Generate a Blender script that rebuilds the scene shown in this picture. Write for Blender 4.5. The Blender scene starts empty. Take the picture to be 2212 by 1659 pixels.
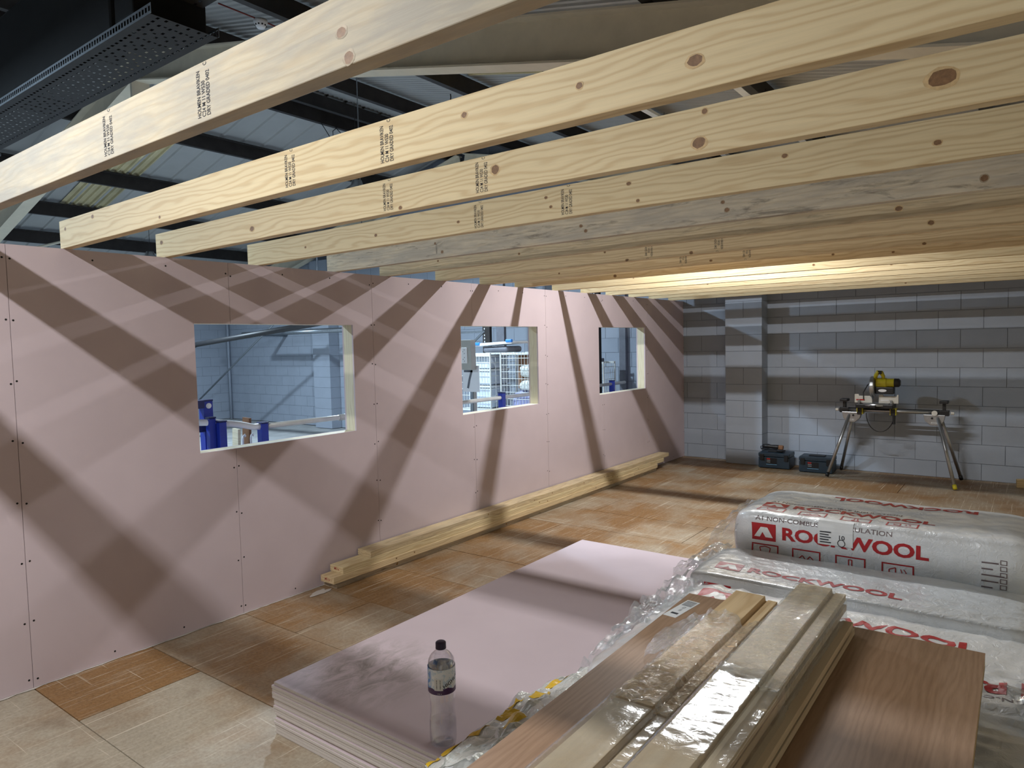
import bpy, bmesh, math, random
from mathutils import Vector, Matrix, noise
R = random.Random(7)
SC = bpy.context.scene
COL = SC.collection
PI = math.pi

# ------------------------------------------------------------------ camera
CAM = dict(loc=(4.1185, -1.2929, 1.7281), yaw=0.64472, pitch=-0.0587, roll=-0.02294, f=1501.6)
cd = bpy.data.cameras.new('camera'); co = bpy.data.objects.new('camera', cd); COL.objects.link(co)
_y, _p, _r = CAM['yaw'], CAM['pitch'], CAM['roll']
fw = Vector((-math.sin(_y)*math.cos(_p), math.cos(_y)*math.cos(_p), math.sin(_p)))
rt = Vector((math.cos(_y), math.sin(_y), 0)); up = rt.cross(fw)
r2 = rt*math.cos(_r) + up*math.sin(_r); u2 = up*math.cos(_r) - rt*math.sin(_r)
M = Matrix((r2, u2, -fw)).transposed().to_4x4(); M.translation = Vector(CAM['loc'])
co.matrix_world = M
cd.sensor_width = 36; cd.sensor_fit = 'HORIZONTAL'; cd.lens = CAM['f']/2212*36; cd.clip_start = .02; cd.clip_end = 100
SC.camera = co
SC.cycles.adaptive_threshold = .03; SC.cycles.max_bounces = 6; SC.cycles.diffuse_bounces = 3; SC.cycles.glossy_bounces = 3; SC.cycles.transmission_bounces = 4; SC.cycles.transparent_max_bounces = 12
# ------------------------------------------------------------------ world, exposure
w = bpy.data.worlds.new('world'); SC.world = w; w.use_nodes = True
w.node_tree.nodes['Background'].inputs[0].default_value = (.6, .7, .85, 1)
w.node_tree.nodes['Background'].inputs[1].default_value = .02
SC.view_settings.view_transform = 'Standard'; SC.view_settings.look = 'None'
SC.view_settings.gamma = 1; SC.view_settings.exposure = 0.75; SC.view_settings.use_curve_mapping = False
LAMP_W = 66.0        # the two battens over the new room
HALL_W = 165.0       # cooler lamps over the rest of the hall
LAMP_COL = (.97, .985, 1.0); HALL_COL = (.65, .83, 1.0)

# ------------------------------------------------------------------ helpers
def lin(c):
    return tuple((v/255/12.92 if v/255 <= .04045 else ((v/255+.055)/1.055)**2.4) for v in c)
class G:
    """tiny node-graph helper"""
    def __init__(s, name):
        s.m = bpy.data.materials.new(name); s.m.use_nodes = True; s.nt = s.m.node_tree
        s.nt.nodes.clear(); s.out = s.nt.nodes.new('ShaderNodeOutputMaterial')
    def n(s, t, **kw):
        nd = s.nt.nodes.new('ShaderNode'+t)
        for k, v in kw.items():
            if k.startswith('i_'):
                key = k[2:]; sock = nd.inputs[int(key)] if key.isdigit() else nd.inputs[key.replace('_', ' ')]
                if hasattr(v, 'is_linked') or isinstance(v, bpy.types.NodeSocket): s.nt.links.new(v, sock)
                else: sock.default_value = v
            else: setattr(nd, k, v)
        return nd
    def mix(s, f, a, b, bt='MIX'):
        nd = s.nt.nodes.new('ShaderNodeMix'); nd.data_type = 'RGBA'; nd.blend_type = bt
        for i, v in ((0, f), (6, a), (7, b)):
            if isinstance(v, bpy.types.NodeSocket): s.nt.links.new(v, nd.inputs[i])
            else: nd.inputs[i].default_value = (*v, 1) if isinstance(v, tuple) and len(v) == 3 else v
        return nd.outputs[2]
    def math(s, op, a, b=0.0):
        nd = s.nt.nodes.new('ShaderNodeMath'); nd.operation = op
        for i, v in ((0, a), (1, b)):
            if isinstance(v, bpy.types.NodeSocket): s.nt.links.new(v, nd.inputs[i])
            else: nd.inputs[i].default_value = v
        return nd.outputs[0]
    def ramp(s, f, stops):
        nd = s.nt.nodes.new('ShaderNodeValToRGB'); s.nt.links.new(f, nd.inputs[0])
        e = nd.color_ramp.elements
        while len(e) < len(stops): e.new(.5)
        for el, (p, c) in zip(e, stops):
            el.position = p; el.color = (*c, 1) if isinstance(c, tuple) else (c, c, c, 1)
        return nd.outputs[0]
    def coord(s, kind='Object', scale=(1, 1, 1), rnd=0):
        tc = s.nt.nodes.new('ShaderNodeTexCoord'); v = tc.outputs[kind]
        if rnd:
            oi = s.nt.nodes.new('ShaderNodeObjectInfo'); vm = s.nt.nodes.new('ShaderNodeVectorMath'); vm.operation = 'ADD'
            k = s.nt.nodes.new('ShaderNodeMath'); k.operation = 'MULTIPLY'; k.inputs[1].default_value = rnd
            s.nt.links.new(oi.outputs['Random'], k.inputs[0]); s.nt.links.new(v, vm.inputs[0]); s.nt.links.new(k.outputs[0], vm.inputs[1]); v = vm.outputs[0]
        mp = s.nt.nodes.new('ShaderNodeMapping'); mp.inputs['Scale'].default_value = scale; s.nt.links.new(v, mp.inputs[0])
        return mp.outputs[0]
    def noise(s, vec, scale, detail=3, rough=.5, dist=0):
        nd = s.n('TexNoise'); s.nt.links.new(vec, nd.inputs['Vector'])
        nd.inputs['Scale'].default_value = scale; nd.inputs['Detail'].default_value = detail
        nd.inputs['Roughness'].default_value = rough; nd.inputs['Distortion'].default_value = dist
        return nd.outputs[0]
    def bump(s, h, strength=.2, dist=.01):
        nd = s.n('Bump'); nd.inputs['Strength'].default_value = strength; nd.inputs['Distance'].default_value = dist
        s.nt.links.new(h, nd.inputs['Height']); return nd.outputs[0]
    def pbr(s, color, rough=.6, metal=0, normal=None, spec=.5, coat=0, alpha=None, **kw):
        b = s.nt.nodes.new('ShaderNodeBsdfPrincipled')
        def put(k, v):
            if isinstance(v, bpy.types.NodeSocket): s.nt.links.new(v, b.inputs[k])
            else: b.inputs[k].default_value = (*v, 1) if isinstance(v, tuple) and len(v) == 3 else v
        put('Base Color', color); put('Roughness', rough); put('Metallic', metal); put('Specular IOR Level', spec)
        if coat: put('Coat Weight', coat); put('Coat Roughness', .12)
        if normal is not None: put('Normal', normal)
        for k, v in kw.items(): put(k.replace('_', ' '), v)
        s.nt.links.new(b.outputs[0], s.out.inputs[0]); return b
def plain(name, rgb, rough=.6, metal=0, spec=.5, var=.12, scale=14, bump=.08):
    g = G(name); v = g.coord('Object'); nz = g.noise(v, scale, 4, .6)
    c = lin(rgb); d = tuple(x*(1-var) for x in c); e = tuple(min(1, x*(1+var)) for x in c)
    col = g.ramp(nz, [(.3, d), (.7, e)])
    g.pbr(col, rough, metal, g.bump(nz, bump, .004) if bump else None, spec); return g.m
def wood(name, light, dark, grey=0.0, stain=0.0, rough=.62, ring=13.0, greycol=(150, 142, 128)):
    """pine sawn along local X"""
    g = G(name); v = g.coord('Object', (1, 1, 1), rnd=17.3)
    vs = g.n('Mapping', i_0=v); vs.inputs['Scale'].default_value = (.16, 1, 1)
    wv = g.n('TexWave', wave_type='BANDS', bands_direction='Z'); g.nt.links.new(vs.outputs[0], wv.inputs['Vector'])
    wv.inputs['Scale'].default_value = ring; wv.inputs['Distortion'].default_value = 14.0
    wv.inputs['Detail'].default_value = 2.2; wv.inputs['Detail Scale'].default_value = 1.1; wv.inputs['Detail Roughness'].default_value = .45
    vf = g.n('Mapping', i_0=v); vf.inputs['Scale'].default_value = (1.6, 60, 60)
    fib = g.noise(vf.outputs[0], 3.2, 3, .6)
    l, d = lin(light), lin(dark)
    c1 = g.ramp(wv.outputs[0], [(0.0, tuple(a*.5+b*.5 for a, b in zip(l, d))), (.22, tuple(a*.75+b*.25 for a, b in zip(l, d))), (.5, l), (1.0, tuple(min(1, x*1.05) for x in l))])
    c2 = g.mix(.28, c1, g.ramp(fib, [(.3, tuple(x*.72 for x in l)), (.7, l)]))
    if grey:
        vm = g.n('Mapping', i_0=v); vm.inputs['Scale'].default_value = (1.1, 4, 6)
        gm = g.noise(vm.outputs[0], 3.0, 5, .65)
        c2 = g.mix(g.math('MULTIPLY', g.ramp(gm, [(.36, 0.0), (.62, 1.0)]), grey), c2, lin(greycol))
    if stain:
        vm2 = g.n('Mapping', i_0=v); vm2.inputs['Scale'].default_value = (1.4, 5, 9)
        sm = g.noise(vm2.outputs[0], 2.6, 6, .7, .6)
        c2 = g.mix(g.math('MULTIPLY', g.ramp(sm, [(.55, 0.0), (.68, 1.0)]), stain), c2, lin((70, 62, 54)))
    g.pbr(c2, rough, 0, g.bump(fib, .12, .002), .35); return g.m

def film_mat(name, opac=.32, tint=(.9, .92, .93), rough=.16, bscale=38, bstr=.75, white=.35):
    g = G(name); v = g.coord('Object'); n1 = g.noise(v, bscale, 4, .6, 1.2); n2 = g.noise(v, bscale*.25, 2, .5)
    h = g.math('ADD', n1, g.math('MULTIPLY', n2, 1.5)); nm = g.bump(h, bstr, .012)
    tr = g.n('BsdfTransparent'); tr.inputs[0].default_value = (*[min(1, t+.06) for t in tint], 1)
    gl = g.n('BsdfGlossy'); gl.inputs['Roughness'].default_value = rough; gl.inputs[0].default_value = (*tint, 1); g.nt.links.new(nm, gl.inputs['Normal'])
    df = g.n('BsdfDiffuse'); df.inputs[0].default_value = (*tint, 1); g.nt.links.new(nm, df.inputs['Normal'])
    m1 = g.n('MixShader'); m1.inputs[0].default_value = white; g.nt.links.new(gl.outputs[0], m1.inputs[1]); g.nt.links.new(df.outputs[0], m1.inputs[2])
    lw = g.n('LayerWeight'); lw.inputs['Blend'].default_value = .35; g.nt.links.new(nm, lw.inputs['Normal'])
    fa = g.math('ADD', g.math('MULTIPLY', lw.outputs['Facing'], .55), opac)
    m2 = g.n('MixShader'); g.nt.links.new(fa, m2.inputs[0]); g.nt.links.new(tr.outputs[0], m2.inputs[1]); g.nt.links.new(m1.outputs[0], m2.inputs[2])
    g.nt.links.new(m2.outputs[0], g.out.inputs[0]); return g.m

class MB:
    def __init__(s): s.v = []; s.f = []; s.mi = []
    def box(s, x0, x1, y0, y1, z0, z1, mi=0):
        b = len(s.v)
        s.v += [(x0,y0,z0),(x1,y0,z0),(x1,y1,z0),(x0,y1,z0),(x0,y0,z1),(x1,y0,z1),(x1,y1,z1),(x0,y1,z1)]
        fs = [(0,3,2,1),(4,5,6,7),(0,1,5,4),(1,2,6,5),(2,3,7,6),(3,0,4,7)]
        s.f += [tuple(b+i for i in q) for q in fs]; s.mi += [mi]*6; return s
    def quad(s, a, b, c, d, mi=0):
        k = len(s.v); s.v += [tuple(a), tuple(b), tuple(c), tuple(d)]; s.f.append((k,k+1,k+2,k+3)); s.mi.append(mi); return s
    def prism(s, poly, fn, a, b, mi=0):
        """poly: 2D points ccw; fn(p,q,t) -> 3D; extruded from t=a to t=b"""
        k = len(s.v); n = len(poly)
        s.v += [tuple(fn(p, q, a)) for p, q in poly] + [tuple(fn(p, q, b)) for p, q in poly]
        s.f.append(tuple(k+i for i in reversed(range(n)))); s.f.append(tuple(k+n+i for i in range(n)))
        for i in range(n):
            j = (i+1) % n; s.f.append((k+i, k+j, k+n+j, k+n+i))
        s.mi += [mi]*(n+2); return s
    def tube(s, pts, r, n=8, mi=0, cap=True):
        pts = [Vector(p) for p in pts]; rs = r if isinstance(r, (list, tuple)) else [r]*len(pts)
        k = len(s.v); ref = None
        for i, p in enumerate(pts):
            t = (pts[min(i+1, len(pts)-1)]-pts[max(i-1, 0)]).normalized()
            a = t.orthogonal().normalized() if ref is None else (ref - t*ref.dot(t)).normalized()
            ref = a; b = t.cross(a)
            for j in range(n):
                an = 2*PI*j/n; s.v.append(tuple(p+(a*math.cos(an)+b*math.sin(an))*rs[i]))
        for i in range(len(pts)-1):
            for j in range(n):
                q = (j+1) % n; s.f.append((k+i*n+j, k+i*n+q, k+(i+1)*n+q, k+(i+1)*n+j)); s.mi.append(mi)
        if cap:
            s.f.append(tuple(k+j for j in reversed(range(n)))); s.f.append(tuple(k+(len(pts)-1)*n+j for j in range(n))); s.mi += [mi, mi]
        return s
    def lathe(s, prof, n=32, c=(0,0,0), mi=0, ax='Z'):
        k = len(s.v)
        for r, z in prof:
            for j in range(n):
                a = 2*PI*j/n; x, y = r*math.cos(a), r*math.sin(a)
                p = (x, y, z) if ax == 'Z' else ((z, x, y) if ax == 'X' else (x, z, -y))
                s.v.append((p[0]+c[0], p[1]+c[1], p[2]+c[2]))
        for i in range(len(prof)-1):
            for j in range(n):
                q = (j+1) % n; s.f.append((k+i*n+j, k+i*n+q, k+(i+1)*n+q, k+(i+1)*n+j)); s.mi.append(mi)
        return s
    def grid(s, rows, mi=0):
        k = len(s.v); nr, nc = len(rows), len(rows[0])
        for r in rows: s.v += [tuple(p) for p in r]
        for i in range(nr-1):
            for j in range(nc-1):
                s.f.append((k+i*nc+j, k+i*nc+j+1, k+(i+1)*nc+j+1, k+(i+1)*nc+j)); s.mi.append(mi)
        return s
    def add(s, vs, fs, mi=0):
        k = len(s.v); s.v += [tuple(v) for v in vs]; s.f += [tuple(k+i for i in f) for f in fs]; s.mi += [mi]*len(fs); return s
    def mesh(s, name, mats):
        me = bpy.data.meshes.new(name); me.from_pydata(s.v, [], s.f)
        for m in (mats if isinstance(mats, (list, tuple)) else [mats]): me.materials.append(m)
        me.polygons.foreach_set('material_index', s.mi); me.update(); return me
    def build(s, name, mats, parent=None, loc=None, rot=None, smooth=False, bevel=0, weld=False, solid=0):
        me = s.mesh(name, mats)
        if weld or smooth:
            bm = bmesh.new(); bm.from_mesh(me)
            if weld: bmesh.ops.remove_doubles(bm, verts=bm.verts, dist=1e-5)
            bmesh.ops.recalc_face_normals(bm, faces=bm.faces); bm.to_mesh(me); bm.free()
        if smooth:
            for p in me.polygons: p.use_smooth = True
        return link(name, me, parent, loc, rot, bevel, solid)
def link(name, me, parent=None, loc=None, rot=None, bevel=0, solid=0):
    o = bpy.data.objects.new(name, me); COL.objects.link(o)
    if parent: o.parent = parent
    if loc: o.location = loc
    if rot: o.rotation_euler = rot
    if bevel:
        b = o.modifiers.new('bevel', 'BEVEL'); b.width = bevel; b.segments = 2; b.limit_method = 'ANGLE'
    if solid:
        q = o.modifiers.new('solid', 'SOLIDIFY'); q.thickness = solid; q.offset = 0
    return o
def tag(o, label, cat, group=None):
    o['label'] = label; o['category'] = cat
    if group: o['group'] = group
    return o
def thing(name, label, cat, loc=(0,0,0), rotz=0, group=None):
    o = bpy.data.objects.new(name, None); COL.objects.link(o); o.location = loc; o.rotation_euler = (0,0,rotz); o.empty_display_size = .1
    return tag(o, label, cat, group)
ORDW = ['','first','second','third','fourth','fifth','sixth','seventh','eighth','ninth','tenth','eleventh','twelfth','thirteenth','fourteenth','fifteenth','sixteenth']
def struct(o): o['kind'] = 'structure'; return o
def stuff(o): o['kind'] = 'stuff'; return o
_tc = {}
def text2d(body, size=1.0, bold=0.0, align='CENTER', xs=1.0, ls=1.0):
    key = (body, bold, align, ls)
    if key not in _tc:
        cu = bpy.data.curves.new('t', 'FONT'); cu.body = body; cu.align_x = align; cu.align_y = 'CENTER'; cu.size = 1
        cu.offset = bold; cu.resolution_u = 3; cu.space_line = ls; cu.fill_mode = 'FRONT'
        ob = bpy.data.objects.new('t', cu); COL.objects.link(ob)
        me = bpy.data.meshes.new_from_object(ob.evaluated_get(bpy.context.evaluated_depsgraph_get()))
        _tc[key] = ([(v.co.x, v.co.y) for v in me.vertices], [tuple(p.vertices) for p in me.polygons])
        bpy.data.objects.remove(ob); bpy.data.curves.remove(cu); bpy.data.meshes.remove(me)
    vs, fs = _tc[key]
    return [(x*size*xs, y*size) for x, y in vs], fs
def fine(vs, fs, L):
    """split a flat 2D mesh until its edges are shorter than L"""
    bm = bmesh.new(); bv = [bm.verts.new((x, y, 0)) for x, y in vs]
    for f in fs:
        try: bm.faces.new([bv[i] for i in f])
        except ValueError: pass
    for _ in range(7):
        bmesh.ops.triangulate(bm, faces=bm.faces[:])
        lg = [e for e in bm.edges if e.calc_length() > L]
        if not lg: break
        bmesh.ops.subdivide_edges(bm, edges=lg, cuts=1)
    bmesh.ops.triangulate(bm, faces=bm.faces[:])
    bm.verts.index_update()
    o = ([(v.co.x, v.co.y) for v in bm.verts], [tuple(v.index for v in f.verts) for f in bm.faces]); bm.free(); return o

# ------------------------------------------------------------------ materials
def m_pink(name='pink_plasterboard', dusty=False):
    g = G(name); v = g.coord('Object'); a = g.noise(v, 3.0, 3, .5); b = g.noise(v, 220, 2, .6)
    col = g.ramp(a, [(.3, lin((203, 186, 190))), (.7, lin((208, 191, 195)))])
    if dusty:   # grey trodden dust with a shape of its own near one corner of the sheet
        vm = g.n('VectorMath', operation='DISTANCE'); tc = g.n('TexCoord'); g.nt.links.new(tc.outputs['Object'], vm.inputs[0]); vm.inputs[1].default_value = (.26, .30, .015)
        mk = g.ramp(vm.outputs['Value'], [(.1, 1.0), (.42, 0.0)])
        nz = g.noise(g.coord('Object', (5, 2.2, 1)), 3.0, 7, .72, .8)
        fac = g.math('MULTIPLY', mk, g.ramp(nz, [(.4, 0.0), (.62, 1.0)]))
        col = g.mix(g.math('MULTIPLY', fac, .8), col, lin((140, 132, 124)))
    g.pbr(col, .85, 0, g.bump(b, .06, .001), .25); return g.m
PINK = m_pink(); PINK_TOP = m_pink('dusty_pink_plasterboard', True)
GYP = plain('gypsum_edge', (200, 192, 184), .9, 0, .2, .07, 160, .12)
PINE = wood('fresh_pine', (226, 206, 164), (190, 152, 98))
PINE_PALE = wood('pale_pine', (190, 177, 150), (170, 148, 116), grey=.75, greycol=(156, 150, 138))
PINE_GREY = wood('weathered_pine', (214, 200, 174), (184, 160, 126), grey=.7, stain=.6, greycol=(166, 158, 146))
PINE_STAIN = wood('stained_pine', (222, 200, 160), (178, 142, 98), grey=.3, stain=.35)
PINE_DULL = wood('dull_pine', (226, 202, 160), (190, 152, 104))
STUD = wood('stud_timber', (228, 218, 190), (206, 186, 150))
LINING = wood('planed_lining_timber', (220, 190, 146), (184, 142, 92), ring=9)
LINING_PALE = wood('planed_pale_timber', (214, 194, 164), (190, 160, 122), ring=6)
KNOT_RIM = plain('knot_rim', (206, 176, 128), .6, var=.2, scale=60)
KNOT_GREY = plain('weathered_knot_rim', (166, 150, 124), .6, var=.2, scale=60)
KNOT_CORE = plain('knot_core', (130, 96, 62), .6, var=.25, scale=80)
INK = plain('grade_ink', (52, 52, 56), .8, var=.1, bump=0)
BLUEGREY = None
def m_block(name, rgb):
    g = G(name); v = g.coord('Object', rnd=9.1); a = g.noise(v, 90, 4, .7); b = g.noise(v, 4, 3, .5)
    oi = g.n('ObjectInfo'); c = lin(rgb)
    col = g.mix(g.math('MULTIPLY', oi.outputs['Random'], .10), g.ramp(b, [(.3, tuple(x*.93 for x in c)), (.7, c)]), tuple(x*.75 for x in c))
    g.pbr(col, .8, 0, g.bump(a, .35, .004), .3); return g.m
BLOCK = m_block('painted_blockwork', (163, 171, 183))
MORTAR = plain('painted_mortar', (136, 142, 151), .85)
def m_floor():
    g = G('worn_chipboard'); tc = g.n('TexCoord'); v = g.coord('Object')
    oi = g.n('ObjectInfo'); oc = g.n('SeparateColor'); g.nt.links.new(oi.outputs['Color'], oc.inputs[0])
    geo = g.n('NewGeometry'); wp = geo.outputs['Position']
    n1 = g.noise(wp, 1.6, 5, .62, .3); n2 = g.noise(wp, 60, 4, .65)
    st = g.n('Mapping', i_0=wp); st.inputs['Scale'].default_value = (22, 1.3, 1); st.inputs['Rotation'].default_value = (0, 0, .06)
    s1 = g.noise(st.outputs[0], 2.0, 5, .7, .25)
    st2 = g.n('Mapping', i_0=wp); st2.inputs['Scale'].default_value = (70, 1.1, 1); st2.inputs['Rotation'].default_value = (0, 0, -.3)
    s2 = g.noise(st2.outputs[0], 1.0, 3, .6, .4)
    st3 = g.n('Mapping', i_0=wp); st3.inputs['Scale'].default_value = (1.1, 55, 1); st3.inputs['Rotation'].default_value = (0, 0, .95)
    s3 = g.noise(st3.outputs[0], 1.0, 3, .6, .4)
    orange = g.ramp(n2, [(.25, lin((126, 92, 56))), (.75, lin((158, 122, 80)))])
    grey = g.ramp(n2, [(.25, lin((156, 144, 124))), (.75, lin((184, 174, 156)))])
    k = g.math('ADD', oc.outputs[0], g.math('MULTIPLY', g.math('SUBTRACT', n1, .5), 1.7))
    col = g.mix(g.ramp(k, [(.2, 0.0), (.8, 1.0)]), orange, grey)
    col = g.mix(g.math('MULTIPLY', g.ramp(s1, [(.54, 0.0), (.72, 1.0)]), .5), col, lin((200, 188, 166)))
    col = g.mix(g.math('MULTIPLY', g.ramp(s2, [(.63, 0.0), (.69, 1.0)]), .75), col, lin((222, 212, 192)))
    col = g.mix(g.math('MULTIPLY', g.ramp(s3, [(.66, 0.0), (.71, 1.0)]), .6), col, lin((214, 204, 184)))
    d1 = g.noise(wp, 3.1, 4, .6)
    col = g.mix(g.math('MULTIPLY', g.ramp(d1, [(.58, 0.0), (.75, 1.0)]), .45), col, lin((110, 88, 66)))
    g.pbr(col, .55, 0, g.bump(g.math('ADD', s1, n2), .12, .003), .4); return g.m
FLOOR = m_floor()
CONC = plain('concrete', (168, 168, 166), .85, var=.2, scale=3)
STEEL_BEIGE = plain('beige_painted_steel', (222, 212, 190), .55, 0, .4, .07, 5, .03)
PURLIN = plain('dark_purlin_steel', (52, 48, 46), .55, .1, .35, .25, 6, .04)
SHEET = plain('roof_sheet_grey', (170, 170, 168), .5, 0, .35, .06, 2, .03)
ROOFLIGHT = plain('yellowed_rooflight', (196, 184, 146), .5, 0, .4, .28, 1.6, .03)
GALV = plain('galvanised_steel', (150, 156, 162), .38, .85, .5, .12, 30, .04)
DARKTRAY = plain('shaded_tray_steel', (44, 42, 41), .65, .1, .4, .2, 18, .05)  # galvanised steel darkened in its colour, since no lamp reaches the underside
BLACKM = plain('black_sheet_metal', (20, 20, 21), .7, 0, .25, .2, 8, .03)
WHITEP = plain('white_enamel', (226, 228, 230), .4, 0, .5, .03, 5, .02)
REDP = plain('red_cable_sheath', (120, 38, 32), .5)
WIRE = plain('dark_wire', (40, 40, 42), .5)
BLACKPL = plain('black_plastic', (24, 24, 26), .45, var=.2)
ALU = plain('brushed_aluminium', (176, 178, 180), .32, .9, .5, .08, 40, .03)
SAWYEL = plain('yellow_green_plastic', (196, 184, 40), .4, var=.1)
SAWWHT = plain('pale_cast_fence', (206, 202, 192), .45, var=.06)
BOXBLUE = plain('dark_teal_plastic', (42, 58, 70), .45, var=.1)
REDLAB = plain('red_label', (196, 44, 40), .5, bump=0)
WHITELAB = plain('white_label', (226, 226, 224), .5, bump=0, var=.04)
LTBLUE = plain('light_blue_label', (120, 170, 200), .5, bump=0)
BLUEPOST = plain('blue_painted_steel', (32, 54, 158), .4, 0, .5, .08)
NAVY = plain('navy_painted_steel', (30, 38, 92), .45, 0, .5, .1)
RAILST = plain('cream_handrail', (200, 198, 190), .35, .2, .5, .06)
CAGEW = plain('white_wire_cage', (214, 216, 210), .45)
WHITEBOX = plain('frosted_white_plastic', (206, 216, 228), .45, var=.12, scale=5)
LILAC = plain('lilac_fabric', (150, 152, 190), .8, var=.2, scale=12)
BROWNBOX = plain('brown_cardboard', (124, 88, 62), .8, var=.15)
GREYPL = plain('grey_plastic', (106, 108, 116), .5)
BLUELID = plain('bright_blue_plastic', (50, 130, 220), .4)
SOCK = plain('grey_trunking', (168, 168, 160), .5, var=.05)
DARKPRINT = plain('dark_grey_print', (92, 96, 104), .6, bump=0, var=.03)
PRED = plain('red_print', (176, 34, 38), .45, bump=0, var=.08)
PWHITE = plain('white_print', (228, 228, 224), .4, bump=0, var=.03)
PGREY = plain('grey_print', (120, 104, 104), .5, bump=0, var=.08)
PYEL = plain('yellow_print', (226, 184, 40), .4, bump=0, var=.1)
def m_pack(name, rgb):
    g = G(name); v = g.coord('Object'); n1 = g.noise(v, 26, 4, .6, 1.0); n2 = g.noise(v, 5, 3, .5)
    c = lin(rgb); col = g.ramp(n2, [(.3, tuple(x*.84 for x in c)), (.7, c)])
    g.pbr(col, .3, 0, g.bump(n1, .5, .012), .55, coat=.6); return g.m
PACKW = m_pack('white_polythene_wrap', (232, 233, 233))
PACKY = m_pack('milky_polythene_wrap', (206, 206, 194))
FILM = film_mat('clear_polythene_film', .2, rough=.1, bscale=30, bstr=.5, white=.3)
FILM2 = film_mat('shrink_wrap_film', .1, rough=.12, bscale=80, bstr=.7, white=.12)
FILM3 = film_mat('tight_shrink_wrap', .07, rough=.14, bscale=24, bstr=.12, white=.1)
def m_veneer():
    g = G('plywood_veneer'); v = g.coord('Object', (1, .16, 1)); n = g.noise(v, 1.6, 2, .5)
    wv = g.n('TexWave', wave_type='BANDS', bands_direction='X'); g.nt.links.new(v, wv.inputs['Vector'])
    wv.inputs['Scale'].default_value = 16; wv.inputs['Distortion'].default_value = 16; wv.inputs['Detail'].default_value = 2; wv.inputs['Detail Scale'].default_value = .8
    f = g.noise(g.coord('Object', (120, 8, 1)), 1.5, 3, .6)
    c = g.ramp(wv.outputs[0], [(0, lin((148, 118, 92))), (.5, lin((158, 126, 100))), (1, lin((162, 131, 105)))])
    c = g.mix(.3, c, g.ramp(f, [(.3, lin((126, 94, 70))), (.7, lin((168, 134, 104)))]))
    g.pbr(c, .5, 0, g.bump(f, .05, .001), .4); return g.m
VENEER = m_veneer()
PLYEDGE = plain('plywood_edge', (186, 156, 112), .7, var=.2, scale=40)

# ================================================================== SETTING
H = 2.281                                    # top of the new partition
Y1 = 8.4                                     # face of the far block wall
def zroofL(x): return 5.07+.26*(x+4.0)       # rafter top, left slope
def zroofR(x): return 5.07-.22*(x+4.0)

# floor with chipboard panels
fl = struct(MB().box(-.13, 5.2, -6, Y1, -.06, -.022).build('floor', PLYEDGE))
row = 0; seam = .0022
rows = [(-6+.6*i) for i in range(24)]
for i, y0 in enumerate(rows):
    k = round(y0/.6); off = .55 if k % 2 == 0 else 1.75
    xs = sorted({-.12, *[off-2.4+2.4*j for j in range(0, 4) if -.12 < off-2.4+2.4*j < 5.2], 5.2})
    for a, b in zip(xs[:-1], xs[1:]):
        dz = R.uniform(-.0012, .0)
        p = MB().box(a+seam, b-seam, y0+seam, y0+.6-seam, -.022, dz).build('floor_panel', FLOOR, fl, bevel=.0012)
        t = R.choice([.2, .28, .34, .4, .46])
        if k == 0: t = .10 if b < .6 else .74
        if k == -1: t = .72
        if k in (1, 2): t = .35 if b < .6 else .45
        p.color = (t, t, t, 1)
struct(MB().box(-12.3, -.13, -6, Y1, -.06, -.01).build('floor_hall', CONC))

# far block wall, its pilaster and the rest of the hall
wf = struct(MB().box(-12.3, 5.4, Y1+.006, Y1+.2, 0, 5.6).build('wall_far', MORTAR))
bw, bh = .45, .225
blk = {}
def block_mesh(wd, ht, dp=.02):
    key = (round(wd, 3), round(ht, 3), dp)
    if key not in blk: blk[key] = MB().box(0, wd-.006, 0, dp, 0, ht-.006).mesh('block', BLOCK)
    return blk[key]
z_first = .195-.225                          # a bed joint measured at z=.195
far_mb = MB(); nsep = 0
for r in range(0, 24):
    z0 = max(0, z_first+bh*r); z1 = z_first+bh*(r+1)
    x = -12.1 + (bw/2 if r % 2 else 0) - bw
    while x < 5.3:
        a, b = max(x, -12.1), min(x+bw, 5.3)
        if b-a > .03 and z1-z0 > .02:
            zc = (z0+z1)/2; xc = (a+b)/2
            if (xc > -.3 and zc < 2.75) or (-8.4 < xc <= -.3 and .7 < zc < 2.1):
                o = link('block', block_mesh(b-a, z1-z0), wf, (a+.003, Y1+R.uniform(-.0015, .001), z0+.003)); nsep += 1
            else: far_mb.box(a+.003, b-.003, Y1, Y1+.02, z0+.003, z1-.003)
        x += bw
stuff(far_mb.build('distant_blocks', BLOCK, wf))
pil = struct(MB().box(.715, 1.205, 8.156, Y1, 0, 2.30).build('wall_pilaster', MORTAR))
for r in range(0, 12):
    z0 = max(0, z_first+bh*r); z1 = min(2.305, z_first+bh*(r+1))
    for a, b in ([(.71, 1.21)] if r % 2 == 0 else [(.71, .96), (.96, 1.21)]):
        MB().box(a+.002, b-.002, 8.15, 8.41, z0+.002, z1-.002).build('block', BLOCK, pil, bevel=.003)
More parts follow.
